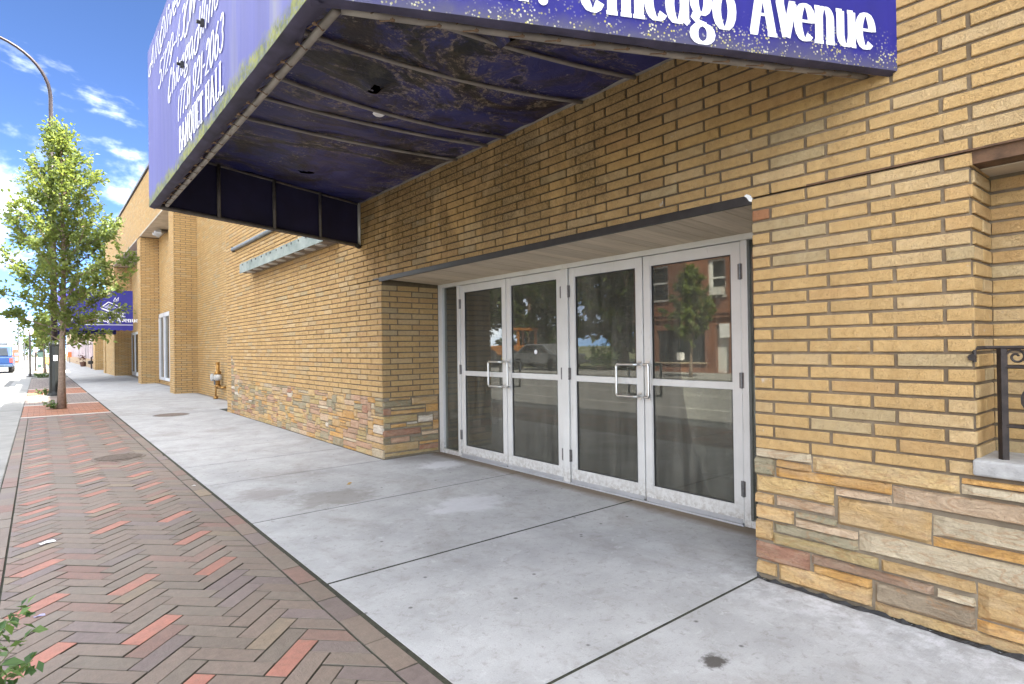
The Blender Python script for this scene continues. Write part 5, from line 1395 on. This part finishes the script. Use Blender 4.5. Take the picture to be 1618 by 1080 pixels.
MB().box(-2.14, -1.92, 109.9, 110.1, -.1, 2.55).build('post', plain('cream_post', (.62, .55, .46), .8), gp); MB().box(-2.17, -1.89, 109.87, 110.13, 2.55, 2.65).build('cap', PALE, gp)
for i, (x, y_, h_) in enumerate(((-2.55, 125, 8.5), (-1.85, 128, 8.8), (-6.0, 150, 9.5))):
    q = thing('utility_pole', ('dark utility pole left of its close neighbour above the rust brown hut', 'dark utility pole right of its close neighbour above the rust brown hut', 'thin pale pole standing over the white far building')[i], 'utility pole', (x, y_, 0), 'far utility poles')
    mt_ = plain('grey_pole', (.3, .3, .3), .7) if i == 2 else plain('dark_pole', (.06, .06, .06), .7)
    MB().tube([(x, y_, 0), (x, y_, h_)], .10, 6).build('post', mt_, q); MB().box(x-.6, x+.6, y_-.05, y_+.05, h_-.6, h_-.45).build('crossarm', mt_, q)
for i, (x, y_, H, rd) in enumerate(((-1.6, 140, 3.0, 1.5), (-.3, 150, 3.6, 1.8), (1.2, 145, 4.0, 2.0), (-3.0, 160, 6.5, 1.6), (2.6, 135, 5.0, 2.2))):
    tree(x, y_, 0, H, .5, rd, 60+i, 16, 700, .34, ('low round tree left in the clump closing the street', 'second low tree in the clump closing the street', 'middle low tree in the clump closing the street', 'slim pale tree behind the dark utility poles', 'taller tree right in the clump closing the street')[i], 'trees closing the street', r0=.1, leafmat=LEAFD, name='background_tree', shape='round')

# ================================================================ ACROSS THE STREET (seen mirrored in the door glass)
MB().box(-15.2, -11.2, -40, 140, -.2, .0).build('far_sidewalk', CURB, kind='structure')
RBR = NT('red_brick'); 
bt = RBR.n.new('ShaderNodeTexBrick'); bt.inputs['Scale'].default_value = 1; bt.inputs['Color1'].default_value = (.25, .105, .06, 1); bt.inputs['Color2'].default_value = (.20, .08, .045, 1); bt.inputs['Mortar'].default_value = (.26, .17, .12, 1)
bt.inputs['Brick Width'].default_value = .22; bt.inputs['Row Height'].default_value = .075; bt.inputs['Mortar Size'].default_value = .006
RBR.l.new(RBR.map((1, 1, 1), (0, 0, 0), (R(90), 0, R(90))), bt.inputs['Vector']); RBR = RBR.fin(bt.outputs['Color'], .9)
rb = thing('red_brick_building', 'two storey red brick building across the street with sash windows and a dark shop front', 'building', (-15.2, 14, 0))
BX = -15.2
def front_rects(mb, x0, x1, rects, y0, y1, z0, z1):      # wall with openings
    ys = sorted({y0, y1}|{v for r in rects for v in r[:2]}); zs = sorted({z0, z1}|{v for r in rects for v in r[2:]})
    for a_, b_ in zip(ys, ys[1:]):
        for c0, c1 in zip(zs, zs[1:]):
            if any(r[0] <= (a_+b_)/2 <= r[1] and r[2] <= (c0+c1)/2 <= r[3] for r in rects): continue
            mb.box(x0, x1, a_, b_, c0, c1)
wins = [(13.65, 14.5, 3.40, 5.0), (16.6, 17.75, 3.40, 5.0), (10.8, 11.7, 3.4, 5.0), (7.9, 8.8, 3.4, 5.0)]
shop = [(14.7, 17.3, .45, 1.95), (13.55, 14.15, .02, 2.1), (9.0, 12.8, .45, 1.95)]
mb = MB(); front_rects(mb, BX-.3, BX, wins+shop, 4, 18.6, -.05, 7.6); mb.box(BX-9, BX-.3, 4, 4.3, -.05, 7.6).box(BX-9, BX-.3, 18.3, 18.6, -.05, 7.6).box(BX-9, BX, 4, 18.6, 7.6, 7.7); mb.build('wall', RBR, rb)
MB().box(BX, BX+.10, 4, 18.6, 2.42, 2.50).box(BX, BX+.06, 4, 18.6, 2.62, 2.66).build('cornice', plain('brown_cornice', (.20, .09, .05), .8), rb)
MB().box(BX, BX+.08, 14.6, 17.4, .40, .46).build('shop_sill', plain('tan_sill', (.5, .4, .28), .8), rb)
for r in wins:
    f_ = MB().box(BX-.14, BX-.08, r[0], r[0]+.08, r[2], r[3]).box(BX-.14, BX-.08, r[1]-.20, r[1], r[2], r[3]).box(BX-.14, BX-.08, r[0]+.08, r[1]-.2, r[3]-.08, r[3]).box(BX-.14, BX-.08, r[0]+.08, r[1]-.2, r[2]+.75, r[2]+.82).build('window', WPAINT, rb)
    MB().box(BX-.13, BX-.12, r[0]+.08, r[1]-.2, r[2], r[3]-.08).build('pane', DKGL, f_)
    MB().box(BX-.1, BX+.08, r[0]-.05, r[1]+.05, r[2]-.1, r[2]).build('window_sill', plain('grey_sill', (.4, .38, .35), .8), rb)
MB().box(BX-.2, BX+.25, 13.72, 14.3, 3.41, 3.75).build('window_air_conditioner', plain('beige_unit', (.6, .58, .53), .6), rb)
for r in shop[::2]: MB().box(BX-.25, BX-.2, r[0], r[1], r[2], r[3]).build('shop_window', DKGL, rb)
MB().box(BX-.2, BX-.15, 13.55, 14.15, .02, 2.1).build('door', WPAINT, rb); MB().box(BX+.0, BX+.04, 13.5, 13.95, 1.55, 2.15).build('wall_sign', WHITE, rb)
MB().box(BX-.19, BX-.18, 15.9, 16.3, .55, .9).build('window_notice', WHITE, rb)
tree(-11.8, 13.1, 0, 4.2, 1.5, 1.15, 77, 40, 6500, .14, 'young street tree before the red brick building across the street', None, r0=.06, name='street_tree', shape='cone')
for i, (x, y_, H, rd) in enumerate(((-18, 21.5, 8, 3.2), (-17.5, 26, 9, 3.6), (-19, 31, 10, 3.9), (-17.5, 36, 9, 3.7), (-19, 42, 10, 4), (-17, 48, 9, 3.8), (-19, 55, 10, 4))):
    tree(x, y_, 0, H, .9, rd, 90+i, 34, 5200, .42, ('broad green tree standing right beside the brick building across the street', 'second green tree from the brick building across the street', 'tall green tree behind the orange loader across the street', 'green tree just past the orange loader across the street', 'fifth green tree from the brick building across the street', 'sixth green tree from the brick building across the street', 'farthest green tree in the row across the street')[i], 'trees across the street', r0=.2, leafmat=LEAFD, name='background_tree', shape='round')
for i, (x, y_) in enumerate(((-28, 19), (-28, 30), (-28, 41), (-28, 53), (-28, 66))):
    tree(x, y_, 0, 15, .3, 6.2, 120+i, 40, 5200, .75, ('tallest dark tree in the back row nearest the brick building', 'second tall tree in the back row across the street', 'middle tall tree in the back row across the street', 'fourth tall tree in the back row across the street', 'farthest tall tree in the back row across the street')[i], 'back row of trees across the street', r0=.3, leafmat=LEAFD, name='background_tree', shape='round')
bush(-14.8, 20.4, .9, 1.3, 70, .16, 'rounded green hedge shrub across the street beside the brick building', 71)
ORG = plain('machine_orange', (.42, .16, .02), .5)
ld = thing('wheel_loader', 'orange wheel loader parked across the street under the trees', 'loader', (-15, 26.7, 0))
x_, y_ = -15, 26.6
MB().box(x_-.9, x_+.9, y_-.2, y_+2.6, .75, 1.35).build('engine_body', ORG, ld, bevel=.06)
cab = MB()
for sx in (-.7, .7):
    for sy in (0, 1.2): cab.box(x_+sx-.06, x_+sx+.06, y_+sy-.06, y_+sy+.06, 1.35, 2.25)
cab.box(x_-.8, x_+.8, y_-.1, y_+1.3, 2.25, 2.4); cab.build('cab_frame', ORG, ld)
mb = MB(); mb.extrude([(x_-1.1, y_+3.3, .15), (x_-1.1, y_+4.1, .2), (x_-1.1, y_+3.5, .9)], (2.2, 0, 0)); mb.build('bucket', plain('bucket_yellow', (.6, .42, .03), .6), ld)
MB().tube([(x_-.5, y_+2.2, 1.1), (x_-.5, y_+3.5, .5)], .1, 6).tube([(x_+.5, y_+2.2, 1.1), (x_+.5, y_+3.5, .5)], .1, 6).build('lift_arm', ORG, ld)
for sx in (-.8, .8):
    for sy in (.2, 2.3): MB().lathe([(.25, -.2), (.55, -.18), (.55, .18), (.25, .2)], (x_+sx, y_+sy, .55), 16, axis='x').build('wheel', RUB, ld)
cr_ = thing('parked_car', 'silver car parked across the street beside the hedge', 'car', (-13.6, 23, 0))
SIL = plain('silver_car_paint', (.20, .21, .22), .3, .4, .03, 3)
mb = MB(); mb.extrude([(-14.4, 21.2+q, z) for q, z in ((0, .35), (0, .85), (.9, .95), (1.5, 1.4), (2.9, 1.42), (3.7, .95), (4.4, .85), (4.4, .35))], (1.7, 0, 0)); mb.build('body', SIL, cr_, bevel=.06)
MB().add([(-12.69, 22.35, .95), (-12.69, 24.75, .95), (-12.69, 24.05, 1.34), (-12.69, 22.75, 1.34)], [(0, 1, 2, 3)]).build('side_window', DKGL, cr_)
for sx in (-14.35, -12.75):
    for sy in (22.0, 24.7): MB().lathe([(.15, -.1), (.32, -.09), (.32, .09), (.15, .1)], (sx, sy, .32), 16, axis='x').build('wheel', RUB, cr_)
